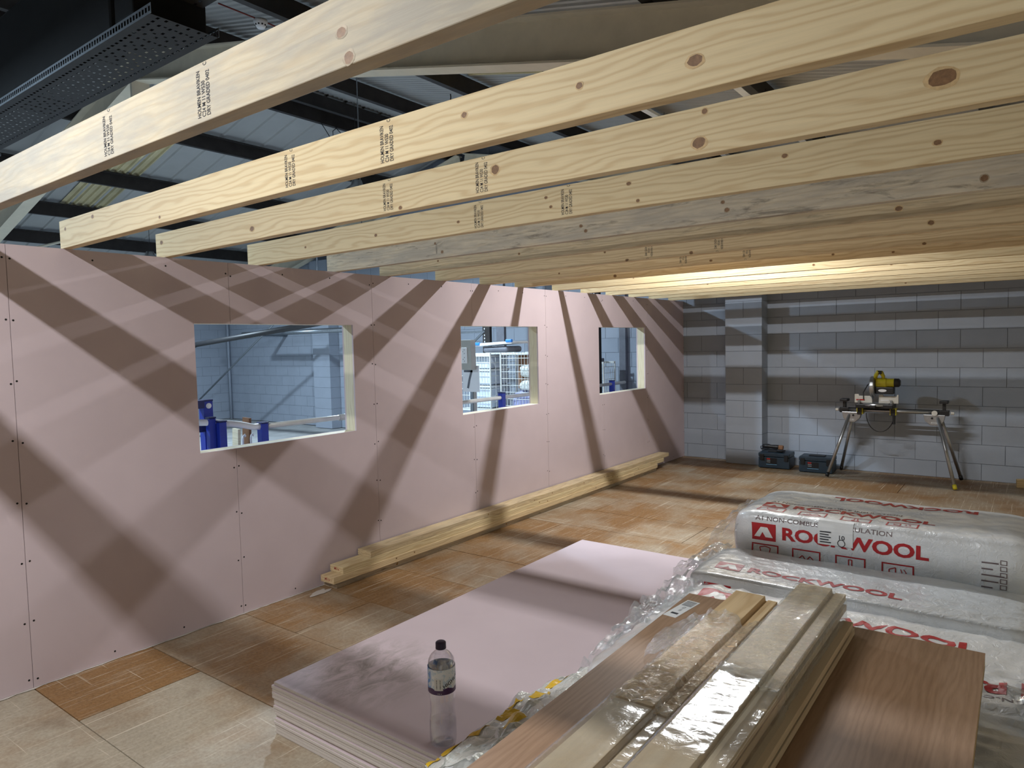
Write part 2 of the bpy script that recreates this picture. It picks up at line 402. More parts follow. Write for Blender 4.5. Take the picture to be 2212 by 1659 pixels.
# pilaster of the same wall out in the hall
pl2 = struct(MB().box(-8.33, -7.80, 8.158, Y1, 0, 3.55).build('wall_pilaster', MORTAR))
for r in range(0, 16):
    z0 = max(0, z_first+bh*r); MB().box(-8.34, -7.79, 8.15, 8.41, z0+.002, z_first+bh*(r+1)-.002).build('block', BLOCK, pl2)
wo = struct(MB().box(-12.3, -12.106, -6, Y1, 0, 4).build('wall_outer', MORTAR))
ob = MB()
for r in range(0, 17):
    y = -6 - (bw/2 if r % 2 else 0)
    while y < Y1:
        if y+bw > -6: ob.box(-12.12, -12.1, max(y, -6)+.003, min(y+bw, Y1)-.003, max(0, z_first+bh*r)+.003, z_first+bh*(r+1)-.003)
        y += bw
stuff(ob.build('distant_blocks', BLOCK, wo))
struct(MB().box(5.2, 5.4, -6, Y1, 0, 4.2).build('wall_right', MORTAR))
struct(MB().box(-12.3, 5.4, -6.2, -6, 0, 5.6).build('wall_rear', MORTAR))

# roof: corrugated sheets, rafters, purlins
ce = struct(MB().box(-12.4, -4, -6.1, 8.5, 0, .01).build('ceiling', SHEET)); ce.data.clear_geometry()
m0 = MB()
for xa, xb in ((-12.4, -4), (-4, 5.5)):
    f = zroofL if xb <= -4 else zroofR
    m0.prism([(-6.1, 0), (8.5, 0), (8.5, .02), (-6.1, .02)], lambda p, q, t, f=f: (t, p, f(t)+.29+q), xa, xb)
me = m0.mesh('ceiling', SHEET); ce.data = me
def roof_profile(y0, wd, pitch, rib, ht):
    pts = []; n = int(round(wd/pitch))
    for i in range(n):
        b = y0+i*pitch
        pts += [(b, 0), (b+pitch-rib*2, 0), (b+pitch-rib*1.5, -ht), (b+pitch-rib*.5, -ht)]
    pts.append((y0+wd, 0)); return pts
for side in (0, 1):
    for i in range(14):
        y0 = -5.9+i*1.02
        pr = roof_profile(y0, 1.02, .34 if side == 0 else .085, .03 if side == 0 else .016, .022 if side == 0 else .016)
        f = zroofL if side == 0 else zroofR
        xa, xb = ((-12.35, -4.02), (-3.98, 5.4))[side]
        mm = MB(); cuts = 1
        light = None
        mm.grid([[(xa, y, f(xa)+.262+z) for y, z in pr], [(xb, y, f(xb)+.262+z) for y, z in pr]])
        mm.build('roof_sheet', SHEET, ce)
for nm, (xa, xb), (ya, yb), f in (('rooflight', (-8.6, -5.75), (3.45, 4.1), zroofL), ('rooflight', (-.7, .75), (3.75, 4.5), zroofR)):
    pr = roof_profile(ya, yb-ya, (yb-ya)/6, .02, .03)
    MB().grid([[(xa, y, f(xa)+.244+z) for y, z in pr], [(xb, y, f(xb)+.244+z) for y, z in pr]]).build(nm, ROOFLIGHT, ce)

def ibeam(name, label, p0, p1, depth=.31, fl_w=.165, tf=.014, tw=.009):
    """rafter in an XZ plane; p0,p1 on its underside"""
    t = thing(name, label, 'beam', (p0[0], p0[1], p0[2]))
    d = Vector((p1[0]-p0[0], 0, p1[2]-p0[2])); L = d.length; d.normalize(); n = Vector((-d.z, 0, d.x))
    if n.z < 0: n = -n
    fn = lambda p, q, s: Vector((0, p, 0))+n*q+d*s
    MB().prism([(-fl_w/2, 0), (fl_w/2, 0), (fl_w/2, tf), (-fl_w/2, tf)], fn, 0, L).build('bottom_flange', STEEL_BEIGE, t)
    MB().prism([(-fl_w/2, depth-tf), (fl_w/2, depth-tf), (fl_w/2, depth), (-fl_w/2, depth)], fn, 0, L).build('top_flange', STEEL_BEIGE, t)
    MB().prism([(-tw/2, tf), (tw/2, tf), (tw/2, depth-tf), (-tw/2, depth-tf)], fn, 0, L).build('web', STEEL_BEIGE, t)
    return t
RY = 2.65
for yy, nm in ((RY, 'crossing above the room'), (-3.6, 'behind the viewer'), (8.2, 'against the far gable wall')):
    ibeam('steel_rafter', 'beige steel rafter of the right roof slope '+nm, (-4, yy, 4.76), (5.1, yy, 4.76-.22*9.1))
    ibeam('steel_rafter', 'beige steel rafter of the left roof slope '+nm, (-4, yy, 4.76), (-12.0, yy, 4.76-.26*8))
# apex plate
tag(MB().box(-4.02, -3.98, RY-.1, RY+.1, 4.45, 5.08).build('apex_plate', STEEL_BEIGE), 'bolted end plate where the two beige rafters meet at the ridge', 'plate')
def purlin(x, f, label):
    z = f(x)+.016
    s = 1 if f is zroofL else -1
    poly = [(-.045, 0), (.02, 0), (.02, .185), (.08, .185), (.08, .2), (.005, .2), (.005, .012), (-.045, .012)]
    poly = [(p*s, q) for p, q in poly]
    return tag(MB().prism(poly, lambda p, q, t: (x+p, t, z+q), -6, 8.4).build('purlin', PURLIN), label, 'purlin')
for i, x in enumerate((-4.3, -5.63, -7.18, -8.46, -9.6, -11)):
    purlin(x, zroofL, f'dark steel purlin, {ORDW[i+1]} one down from the ridge on the left roof slope')
for i, x in enumerate((-3.98, -2.55, -.78, .72, 2.25, 3.8)):
    purlin(x, zroofR, f'dark steel purlin, {ORDW[i+1]} one down from the ridge on the right roof slope')
tag(MB().tube([(-9.2, 2.9, 3.35), (-5.2, 2.9, 3.30)], .018, 8).build('tie_rod', STEEL_BEIGE), 'thin beige tie rod crossing below the left rafter', 'rod')

# partition wall: stud frame with sheets on it
frame = MB()
X0, X1 = -.11, -.015
wins = [(.958, 2.2), (3.437, 4.648), (5.912, 7.13)]; WZ0, WZ1 = 1.09, 1.893
fm = wood('wall_frame_timber', (222, 208, 176), (196, 172, 132))
frame.box(X0, X1, -3.6, 8.39, 0, .047); frame.box(X0, X1, -3.6, 8.39, H-.047, H)
wl = struct(frame.build('wall_left', fm))
def stud(a, b, z0, z1):
    return MB().box(0, z1-z0, a, b, 0, X1-X0).build('stud', STUD, wl, (X1, 0, z0), (0, -PI/2, 0))
for k in range(-6, 15):
    y = k*.6
    hit = [w_ for w_ in wins if w_[0]-.05 < y < w_[1]+.05]
    if not hit: stud(y-.0235, y+.0235, .047, H-.047)
    else:
        stud(y-.0235, y+.0235, .047, WZ0-.047); stud(y-.0235, y+.0235, WZ1+.047, H-.047)
for a, b in wins:
    stud(a-.047, a, .047, H-.047); stud(b, b+.047, .047, H-.047)
    MB().box(X0, X1, a, b, WZ0-.047, WZ0).build('window_sill_timber', STUD, wl)
    MB().box(X0, X1, a, b, WZ1, WZ1+.047).build('window_head_timber', STUD, wl)
HOLE = plain('screw_hole', (26, 22, 20), .8, bump=0)
for side, (xa, xb) in enumerate(((-.015, 0), (-.125, -.11))):
    for k in range(-3, 7):
        a, b = k*1.2+.0012, (k+1)*1.2-.0012
        if k == 6: b = 8.397
        mb = MB(); z0, z1 = .003, H
        ov = [(max(a, w0), min(b, w1)) for w0, w1 in wins if min(b, w1)-max(a, w0) > .005]
        if not ov: mb.box(xa, xb, a, b, z0, z1)
        else:
            p, q = ov[0]
            mb.box(xa, xb, a, b, z0, WZ0); mb.box(xa, xb, a, b, WZ1, z1)
            if p > a+.003: mb.box(xa, xb, a, p, WZ0, WZ1)
            if q < b-.003: mb.box(xa, xb, q, b, WZ0, WZ1)
        sh = mb.build('plasterboard_sheet', [PINK], wl)
        if side == 0:
            sc_ = MB()
            def dot(y, z, r=.0055):
                n = 8; kk = len(sc_.v)
                sc_.v += [(.0006, y+r*math.cos(2*PI*i/n), z+r*math.sin(2*PI*i/n)) for i in range(n)]; sc_.f.append(tuple(range(kk, kk+n))); sc_.mi.append(0)
            for ye in (a+.016, b-.016):
                z = .05
                while z < H:
                    if not any(w0-.02 < ye < w1+.02 and WZ0-.02 < z < WZ1+.02 for w0, w1 in wins): dot(ye+R.uniform(-.005, .005), z+R.uniform(-.012, .012))
                    z += .308
            for ym in (a+.4, a+.8): dot(ym, .045); dot(ym, H-.05)
            stuff(sc_.build('screw_heads', HOLE, sh))
# gypsum dust smear along the foot of the wall
MB().grid([[(.0, y, .0022), (R.uniform(.006, .02), y, .0018)] for y in [(-2+.04*i) for i in range(98)]]).build('plaster_dust', GYP, fl)
pd = []
for i in range(26):
    a = 2*PI*i/26; rr = .06*(1+.9*noise.noise(Vector((math.cos(a)*1.3, math.sin(a)*1.3, 3))))
    pd.append((.11+rr*.75*math.cos(a), 1.74+rr*1.3*math.sin(a), .0026))
MB().add(pd, [tuple(range(26))]).build('plaster_dust', GYP, fl)

# ================================================================== LAMPS
def batten(label, loc):
    t = thing('batten_lamp', label, 'lamp', loc)
    MB().box(-.62, .62, -.055, .055, .012, .075).build('housing', WHITEP, t, bevel=.006)
    for sx in (-.628, .628): MB().box(sx-.012, sx+.012, -.058, .058, .004, .08).build('end_cap', WHITEP, t, bevel=.004)
    top = zroofR(loc[0])-loc[2]
    for sx in (-.45, .45): MB().tube([(sx, 0, .07), (sx, 0, top)], .0025, 6).build('hanging_wire', WIRE, t)
    ld = bpy.data.lights.new('batten_light', 'AREA'); ld.shape = 'RECTANGLE'; ld.size = 1.1; ld.size_y = .07; ld.energy = LAMP_W; ld.color = LAMP_COL
    lo = bpy.data.objects.new('light', ld); COL.objects.link(lo); lo.parent = t; lo.location = (0, 0, .008)
    return t
batten('white hanging batten lamp above the far joists', (1.85, 4.71, 3.36))
batten('white hanging batten lamp above and behind the viewer', (1.85, -1.65, 3.36))
def hall_lamp(label, loc, pw):
    t = thing('high_bay_lamp', label, 'lamp', loc)
    MB().lathe([(0, .16), (.06, .16), (.08, .1), (.2, .02), (.21, 0), (.2, .005)], 24).build('reflector', ALU, t, smooth=True)
    f = zroofL if loc[0] < -4 else zroofR
    MB().tube([(0, 0, .15), (0, 0, f(loc[0])-loc[2])], .004, 6).build('hanging_wire', WIRE, t)
    ld = bpy.data.lights.new('bay_light', 'AREA'); ld.shape = 'DISK'; ld.size = .26; ld.energy = pw; ld.color = HALL_COL
    lo = bpy.data.objects.new('light', ld); COL.objects.link(lo); lo.parent = t; lo.location = (0, 0, -.002)
hall_lamp('round high bay lamp in the hall just beyond the partition', (-2.78, 4.71, 3.67), HALL_W)
hall_lamp('round high bay lamp in the hall left of the viewer', (-2.78, -1.65, 3.67), HALL_W)
hall_lamp('round high bay lamp over the far left part of the hall', (-8.2, 4.71, 3.30), HALL_W*.62)
hall_lamp('round high bay lamp over the near left part of the hall', (-8.2, -1.65, 3.30), HALL_W*.62)

# ================================================================== JOISTS
JY = [-2.13, -1.53, -.935, -.335, .26, .80, 1.42, 2.06, 2.57, 3.22, 3.84, 4.37, 5.05, 5.66, 6.25, 6.83, 7.42, 8.05]
JX = [-.1, -.1, -.1, -.10, -.03, -.10, -.12, -.10, -.09, -.09, -.10, -.08, -.08, -.09, -.09, -.08, -.08, -.08]
JM = [PINE, PINE, PINE, PINE_PALE, PINE, PINE, PINE, PINE_GREY, PINE_STAIN, PINE_DULL, PINE_DULL, PINE_DULL] + [PINE]*6
JR = 5.2                                      # right-hand bearing
ORD = ['nearest the viewer', 'second from the viewer', 'third from the viewer', 'fourth from the viewer', 'fifth from the viewer', 'sixth from the viewer',
       'seventh from the viewer', 'eighth from the viewer', 'ninth from the viewer', 'tenth from the viewer', 'fifth from the far wall', 'fourth from the far wall',
       'third from the far wall', 'second from the far wall', 'beside the far block wall']
LOOK = ['pale pine ceiling joist with scuffed grey face and grade stamps,', 'clean pine ceiling joist with flame grain and grade stamps,', 'pine ceiling joist with large round knots and grade stamps,',
        'pine ceiling joist with small dark knots and grade stamps,', 'grey weathered ceiling joist with blotchy face,', 'stained pine ceiling joist with a dark lower edge,',
        'dull pine ceiling joist with upside-down grade stamps,', 'dull pine ceiling joist with upside-down stamps near mid span,', 'dull pine ceiling joist on the dark side of the lamp,',
        'brightly lit pine ceiling joist just beyond the lamp,'] + ['bright pine ceiling joist resting on the pink wall,']*5
JD, JT = .145, .047
def camber(x, L): return .012*math.sin(PI*max(0, min(1, x/L)))
STAMPS = {0: (1.942, 2.464), 1: (1.98, 2.48), 2: (1.907, 2.422), 3: (1.895, 2.412), 6: (1.95, 2.45), 7: (1.94, 2.43)}
KN = {0: [(2.987, 2.357, .016), (3.007, 2.302, .02)],
      1: [(2.802, 2.377, .013), (3.186, 2.369, .013), (3.492, 2.353, .02), (1.036, 2.312, .010), (.374, 2.40, .014), (.044, 2.378, .014)],
      2: [(2.489, 2.373, .026), (3.284, 2.323, .026), (3.303, 2.416, .013), (3.922, 2.366, .034), (-.03, 2.37, .018), (.9, 2.34, .02), (1.98, 2.30, .012)],
      3: [(2.725, 2.389, .012), (3.367, 2.392, .012), (3.853, 2.35, .013), (1.76, 2.345, .010), (2.767, 2.311, .011), (2.326, 2.344, .010), (.507, 2.346, .011), (1.144, 2.347, .013), (2.30, 2.39, .010)],
      4: [(1.0, 2.38, .012), (1.06, 2.32, .015), (2.1, 2.36, .012), (2.13, 2.33, .014), (2.9, 2.38, .012), (2.92, 2.34, .015), (3.95, 2.33, .02)],
      5: [(3.582, 2.331, .02), (1.3, 2.33, .012), (.55, 2.35, .011)],
      6: [(2.26, 2.302, .016), (3.65, 2.335, .02), (1.78, 2.296, .014), (1.6, 2.37, .012)],
      7: [(2.16, 2.308, .012), (3.55, 2.29, .013), (.8, 2.32, .011)],
      8: [(1.06, 2.312, .02), (2.9, 2.33, .012), (3.3, 2.31, .011)],
      9: [(2.6, 2.33, .014), (.9, 2.35, .012)], 10: [(2.2, 2.35, .013), (3.1, 2.34, .014)], 11: [(2.55, 2.34, .014), (1.2, 2.33, .012)],
      12: [(1.9, 2.34, .012), (3.2, 2.35, .015)], 13: [(2.4, 2.34, .012)], 14: [(1.6, 2.33, .012), (2.9, 2.32, .012)]}
def knot_at(parent, fn, u, v, r, seed, rim=None):
    rr = random.Random(seed); n = 14; vs = [fn(u, v, .0004)]; e = rr.uniform(1.05, 1.45)
    for ring, k in ((.74, .0007), (1.0, .0003)):
        for i in range(n):
            a = 2*PI*i/n; q = r*.85*ring*(1+rr.uniform(-.09, .09)); vs.append(fn(u+q*e*math.cos(a), v+q*math.sin(a), k))
    m = MB(); fs = [(0, 1+i, 1+(i+1) % n) for i in range(n)]; m.add(vs, fs, 1)
    m.f += [(1+i, 1+n+i, 1+n+(i+1) % n, 1+(i+1) % n) for i in range(n)]; m.mi += [0]*n
    return m.build('knot', [rim or KNOT_RIM, KNOT_CORE], parent)
for j0, (y, xe) in enumerate(zip(JY, JX)):
    j = j0-3; L = JR-xe; mb = MB(); NS = 12
    prof = [(0, 0), (JT, 0), (JT, JD), (0, JD)]; base = len(mb.v)
    for s in range(NS+1):
        x = L*s/NS
        for p, q in prof: mb.v.append((x, p, q+camber(x, L)))
    for s in range(NS):
        for i in range(4): mb.f.append((s*4+i, (s+1)*4+i, (s+1)*4+(i+1) % 4, s*4+(i+1) % 4)); mb.mi.append(0)
    mb.f += [(0, 1, 2, 3), tuple(NS*4+i for i in (3, 2, 1, 0))]; mb.mi += [0, 0]
    o = mb.build('ceiling_joist', JM[j0], None, (xe, y, H+.0005), bevel=.0025, weld=True)
    tag(o, f'{LOOK[j]} {ORD[j]}' if j >= 0 else 'pine ceiling joist '+('passing overhead, just outside the view', 'second one behind the view', 'third one behind the view')[-1-j], 'joist', 'ceiling joists across the room')
    face = lambda u, v, e, L=L: (u, -e, v+camber(u, L))
    for i, xs_ in enumerate(STAMPS.get(j, ())):
        vs, fs = text2d('HOLMEN BRAVIKEN\nC24 M 11 WS30\nDRY GRADED 0402', .0225, .008, 'LEFT', .57, .95)
        up_ = j < 6; sg = 1 if up_ else -1
        u0 = xs_-xe; v0 = .012 if up_ else .133
        ys = [q for _, q in vs]; cy = (max(ys)+min(ys))/2
        MB().add([face(u0-sg*(q-cy), v0+sg*p, .0006) for p, q in vs], fs).build('grade_stamp', INK, o)
        vs, fs = text2d('C', .022, .0, 'CENTER', .8)
        MB().add([face(u0+.012*sg-sg*q, (.138 if up_ else .008)+sg*p*.7, .0006) for p, q in vs], fs).build('grade_stamp', INK, o)
    if j == 4:
        vs, fs = text2d('0402413 24', .018, 0, 'LEFT', .7)
        MB().add([face(1.012-xe-q, .03+p, .0006) for p, q in vs], fs).build('grade_stamp', INK, o)
    for i, (kx, kz, kr) in enumerate(KN.get(j, ())):
        knot_at(o, face, kx-xe, min(max(kz-H, kr*.9), JD-kr*.9)-camber(kx-xe, L)*.5, kr, j*50+i, KNOT_GREY if j in (0, 4) else None)
# right-hand bearer the joists land on (outside the view)
tag(MB().box(0, 12, 0, .095, 0, H-.001).build('bearer_wall', STUD, None, (5.2, -3.6, 0), (0, 0, PI/2)), 'timber bearing wall under the right ends of the joists', 'wall')

# ================================================================== TIMBERS AT THE FOOT OF THE WALL
for nm, x, y0, y1, z, mt, dx in (('weathered joist lying lowest in the timber pile along the pink wall', .004, 1.84, 7.12, 0, PINE_GREY, 0),
                          ('pale joist second from the floor in the timber pile along the pink wall', .032, 1.795, 7.10, .0475, PINE_DULL, 0),
                          ('pale joist third from the floor in the timber pile along the pink wall', .02, 1.89, 7.32, .095, PINE, 0),
                          ('dirty ended joist on top of the timber pile along the pink wall', .012, 2.16, 7.5, .1425, PINE_STAIN, 0)):
    o = MB().box(0, y1-y0, 0, .145, 0, .047).build('spare_joist', mt, None, (x+.145, y0, z), (0, 0, PI/2), bevel=.002)
    tag(o, nm, 'timber', 'spare joists piled along the wall')
    if z in (.0475, .095):
        vs, fs = text2d('MS1a', .026, .01)
        MB().add([(-.0006, .072-p, .026+q) for p, q in vs], fs).build('end_mark', PRED, o)
    face = lambda u, v, e: (u, -e, v)
    # knots on the face toward the room (local y=0 side faces +x)
    for i in range(5): knot_at(o, face, R.uniform(.3, 5), R.uniform(.014, .034), .009, int(z*1000)+i)

# ================================================================== PLASTERBOARD STACK
for i in range(16):
    z = .015*i; top = i == 15
    dx, dy = R.uniform(-.006, .006), R.uniform(-.006, .006)
    if 6 < i < 15: dx -= .006; dy -= .004
    if top: dx = dy = 0
    mb = MB().box(0, 1.2, 0, 2.66, .0004, .0148, 1)
    mb.mi[1] = 0; mb.mi[0] = 0
    o = mb.build('plasterboard_sheet', [PINK_TOP if top else PINK, GYP], None, (1.42+dx, .47+dy, z), bevel=.0022)
    lab = 'pink plasterboard sheet on top of the floor stack, under the bottle' if top else f'pink plasterboard sheet, {ORDW[16-i]} from the top of the floor stack'
    tag(o, lab, 'plasterboard', 'plasterboard sheets stacked on the floor')

# ================================================================== BOTTLE
def bottle():
    t = thing('water_bottle', 'clear plastic water bottle with purple cap standing on the plasterboard stack', 'bottle', (2.372, .552, .24), .0)
    g = G('clear_pet'); gl = g.n('BsdfGlossy'); gl.inputs['Roughness'].default_value = .04; gl.inputs[0].default_value = (1, 1, 1, 1)
    tr = g.n('BsdfTransparent'); tr.inputs[0].default_value = (.93, .93, .95, 1)
    lw = g.n('LayerWeight'); lw.inputs['Blend'].default_value = .28
    fa = g.math('ADD', g.math('MULTIPLY', lw.outputs['Facing'], .75), .07)
    mx = g.n('MixShader'); g.nt.links.new(fa, mx.inputs[0]); g.nt.links.new(tr.outputs[0], mx.inputs[1]); g.nt.links.new(gl.outputs[0], mx.inputs[2]); g.nt.links.new(mx.outputs[0], g.out.inputs[0])
    PET = g.m
    r = .0505
    prof = [(0, .006), (.03, .004), (.042, 0), (.048, .006), (r, .02), (r, .09), (r-.002, .1), (.046, .13), (.0455, .15), (.047, .172), (r-.001, .182), (r-.003, .188), (r, .194), (r-.003, .2), (r, .206),
            (r+.0005, .215), (r+.0005, .29), (r-.002, .298), (r-.001, .31), (.047, .325), (.038, .34), (.026, .351), (.017, .358), (.016, .362), (.019, .364), (.015, .366), (.015, .372)]
    MB().lathe(prof, 40).build('body', PET, t, smooth=True)
    wp = [(0, .0075), (.03, .006), (.041, .002), (.047, .0075), (r-.0012, .021), (r-.0012, .088), (0, .088)]
    w_ = G('water'); tw = w_.n('BsdfTransparent'); tw.inputs[0].default_value = (.93, .94, .95, 1); gw = w_.n('BsdfGlossy'); gw.inputs['Roughness'].default_value = .05
    lw2 = w_.n('LayerWeight'); lw2.inputs['Blend'].default_value = .2; mw = w_.n('MixShader'); w_.nt.links.new(w_.math('MULTIPLY', lw2.outputs['Facing'], .5), mw.inputs[0])
    w_.nt.links.new(tw.outputs[0], mw.inputs[1]); w_.nt.links.new(gw.outputs[0], mw.inputs[2]); w_.nt.links.new(mw.outputs[0], w_.out.inputs[0])
    MB().lathe(wp, 40).build('water', w_.m, t, smooth=True)
    CAPM = plain('dark_purple_cap', (42, 22, 50), .4)
    cp = [(0, .388), (.016, .388), (.0185, .386), (.019, .383), (.019, .366), (.0195, .365), (.0195, .362), (.0165, .362)]
    cm = MB(); n = 48
    for rr, z in cp:
        for j in range(n):
            a = 2*PI*j/n; q = rr+(.0006 if j % 2 and .364 < z < .385 else 0); cm.v.append((q*math.cos(a), q*math.sin(a), z))
    for i in range(len(cp)-1):
        for j in range(n): cm.f.append((i*n+j, i*n+(j+1) % n, (i+1)*n+(j+1) % n, (i+1)*n+j)); cm.mi.append(0)
    cm.build('cap', CAPM, t, smooth=True)
    # printed label sleeve: blue and pale cloud top, purple wavy foot
    lb = G('label_print'); tc = lb.n('TexCoord'); sp = lb.n('SeparateXYZ'); lb.nt.links.new(tc.outputs['Object'], sp.inputs[0])
    nz = lb.noise(lb.coord('Object'), 38, 2, .5); zz = lb.math('ADD', sp.outputs[2], lb.math('MULTIPLY', lb.math('SUBTRACT', nz, .5), .03))
    side = lb.ramp(lb.math('ADD', lb.math('MULTIPLY', sp.outputs[0], 9.0), lb.math('ADD', .62, lb.math('MULTIPLY', sp.outputs[1], 4.0))), [(.3, lin((104, 156, 220))), (.42, lin((238, 240, 242)))])
    blue = lb.mix(lb.ramp(lb.noise(lb.coord('Object'), 60, 2, .5), [(.5, 0.0), (.56, 1.0)]), side, lin((206, 220, 232)))
    cl = lb.ramp(zz, [(.0, 0.0), (1, 1.0)])
    st_ = lb.math('GREATER_THAN', zz, .228)
    col = lb.mix(st_, lin((70, 38, 88)), blue); lb.pbr(col, .35, 0, None, .5)
    lab = MB().lathe([(r+.0012, .207), (r+.0012, .3)], 48).build('label', lb.m, t, smooth=True)
    cyl = lambda a, z, e=.002: ((r+e)*math.cos(a), (r+e)*math.sin(a), z)
    va = math.atan2(-1.29-.552, 4.1185-2.372)   # direction toward the viewer's side of the room
    def wrap(body, size, a0, z0, rot=0, bold=0, xs=1):
        vs, fs = text2d(body, size, bold, 'CENTER', xs); c, s = math.cos(rot), math.sin(rot)
        return [cyl(a0+(x*c-y*s)/r, z0+x*s+y*c) for x, y in vs], fs
    BLK = plain('black_print', (24, 24, 28), .5, bump=0)
    bm_ = MB()
    a, bb = va-.25, .016
    k = 12
    for i in range(k): bm_.quad(cyl(a-bb/r+(2*bb/r)*i/k, .224, .0016), cyl(a-bb/r+(2*bb/r)*(i+1)/k, .224, .0016), cyl(a-bb/r+(2*bb/r)*(i+1)/k, .268, .0016), cyl(a-bb/r+(2*bb/r)*i/k, .268, .0016))
    bm_.build('barcode_panel', WHITELAB, lab)
    bars = MB(); zc = .228
    while zc < .263:
        h = R.choice([.0008, .0012, .002]); bars.quad(cyl(a-.008/r, zc), cyl(a+.008/r, zc), cyl(a+.008/r, zc+h), cyl(a-.008/r, zc+h)); zc += h+R.choice([.0009, .0014])
    bars.build('barcode', BLK, lab)
    v, f = wrap('HIGHLAND', .02, va+1.0, .258, .45, .01); MB().add(v, f).build('lettering', BLK, lab)
    v, f = wrap('1.5L e', .007, va-.2, .2125); MB().add(v, f).build('lettering', WHITELAB, lab)
bottle()

# ================================================================== INSULATION PACKS
def nz(p, s, o=0): return noise.noise(Vector((p[0]*s+o, p[1]*s-o*.7, p[2]*s+o*.31)))
class Pack:
    def __init__(s, x0, x1, y0, y1, z0, z1, seed, amp=.012, crease=.006, rad=.06, pinch=.6, endlen=.10, sag=0.0):
        s.x0, s.x1 = x0, x1; w_, h = y1-y0, z1-z0; NS, NX = 132, 92
        path = []
        def arc(cy, cz, a0):
            for i in range(9): a = a0-PI/2*i/8; path.append((cy+rad*math.cos(a), cz+rad*math.sin(a)))
        arc(y0+rad, z0+rad, -PI/2); arc(y0+rad, z1-rad, PI); arc(y1-rad, z1-rad, PI/2); arc(y1-rad, z0+rad, 0)
        path.append(path[0]); ls = [0]
        for a, b in zip(path[:-1], path[1:]): ls.append(ls[-1]+math.dist(a, b))
        s.per = ls[-1]; cy, cz = (y0+y1)/2, (z0+z1)/2
        def at(d):
            d %= s.per; i = 0
            while ls[i+1] < d: i += 1
            k = (d-ls[i])/max(1e-9, ls[i+1]-ls[i]); a, b = path[i], path[i+1]
            return a[0]+(b[0]-a[0])*k, a[1]+(b[1]-a[1])*k
        s.NS, s.NX = NS, NX; s.g = []
        for i in range(NX+1):
            x = x0+(x1-x0)*i/NX; e = min(x-x0, x1-x); k = 1
            if e < endlen: q = e/endlen; k = pinch+(1-pinch)*math.sqrt(max(0, 1-(1-q)**2))
            r_ = []
            for j in range(NS):
                y, z = at(s.per*j/NS); yy, zz = cy+(y-cy)*k, cz+(z-cz)*k
                p = (x, yy, zz); nrm = Vector((0, y-cy, (z-cz)*1.4)).normalized()
                d = amp*nz(p, 4.5, seed)+amp*.5*nz(p, 11, seed+3)
                c1 = abs(nz((p[0]*.7, p[1], p[2]), 16, seed+9)); c2 = abs(nz(p, 30, seed+5))
                d += crease*(.55-c1*1.6)+crease*.5*(.4-c2)
                zz += -sag*math.sin(PI*min(1, max(0, (x-x0)/(x1-x0)))) if z > cz else 0
                xx = x+.01*nz(p, 9, seed+20)*(1 if e < endlen else 0)
                q_ = Vector((xx, yy, zz))+nrm*d
                q_.z = max(q_.z, z0+.001); r_.append(q_)
            s.g.append(r_)
    def mesh(s, name, mat, parent):
        mb = MB(); n = s.NS
        for r_ in s.g: mb.v += [tuple(p) for p in r_]
        for i in range(s.NX):
            for j in range(n): mb.f.append((i*n+j, i*n+(j+1) % n, (i+1)*n+(j+1) % n, (i+1)*n+j)); mb.mi.append(0)
        for e, off in ((0, -.012), (s.NX, .012)):
            c = sum(s.g[e], Vector())/n; c.x += off; k = len(mb.v); mb.v.append(tuple(c))
            mb.f += [(e*n+j, e*n+(j+1) % n, k) for j in range(n)]; mb.mi += [0]*n
        return mb.build(name, mat, parent, smooth=True)
    def at(s, x, d, e=.0012):
        fx = min(max((x-s.x0)/(s.x1-s.x0)*s.NX, 0), s.NX-1e-4); fs = (d % s.per)/s.per*s.NS
        i, j = int(fx), int(fs); a, b = fx-i, fs-j; n = s.NS
        p00, p10, p01, p11 = s.g[i][j % n], s.g[i+1][j % n], s.g[i][(j+1) % n], s.g[i+1][(j+1) % n]
        p = p00*(1-a)*(1-b)+p10*a*(1-b)+p01*(1-a)*b+p11*a*b
        nn = ((p10-p00).cross(p01-p00)).normalized()
        cy = sum((q.y for q in s.g[i]))/n; cz = sum((q.z for q in s.g[i]))/n
        if nn.dot(Vector((0, p.y-cy, p.z-cz))) < 0: nn = -nn
        return p+nn*e
    def deco(s, mb, vs, fs, x, d, flip=False, e=.0014, L=.018):
        vs, fs = fine(vs, fs, L); g_ = -1 if flip else 1
        mb.add([s.at(x+g_*p, d+g_*q, e) for p, q in vs], fs)
class Pieces:
    """printed marks, each kept as a piece of its own"""
    def __init__(s): s.v = []
    def add(s, vs, fs, mi=0): s.v.append(MB().add(vs, fs, mi))
    def build(s, name, mat, parent): return [m.build(name, mat, parent) for m in s.v]
def rect(w_, h): return [(0, 0), (w_, 0), (w_, h), (0, h)], [(0, 1, 2, 3)]
def frame2d(w_, h, t):
    return [(0,0),(w_,0),(w_,h),(0,h),(t,t),(w_-t,t),(w_-t,h-t),(t,h-t)], [(0,1,5,4),(1,2,6,5),(2,3,7,6),(3,0,4,7)]
def strokes(pts, t):
    vs, fs = [], []
    for (a, b) in zip(pts[:-1], pts[1:]):
        d = Vector((b[0]-a[0], b[1]-a[1])); d.normalize(); n = Vector((-d.y, d.x))*t/2; k = len(vs)
        vs += [(a[0]-n.x, a[1]-n.y), (b[0]-n.x, b[1]-n.y), (b[0]+n.x, b[1]+n.y), (a[0]+n.x, a[1]+n.y)]; fs.append((k, k+1, k+2, k+3))
    return vs, fs
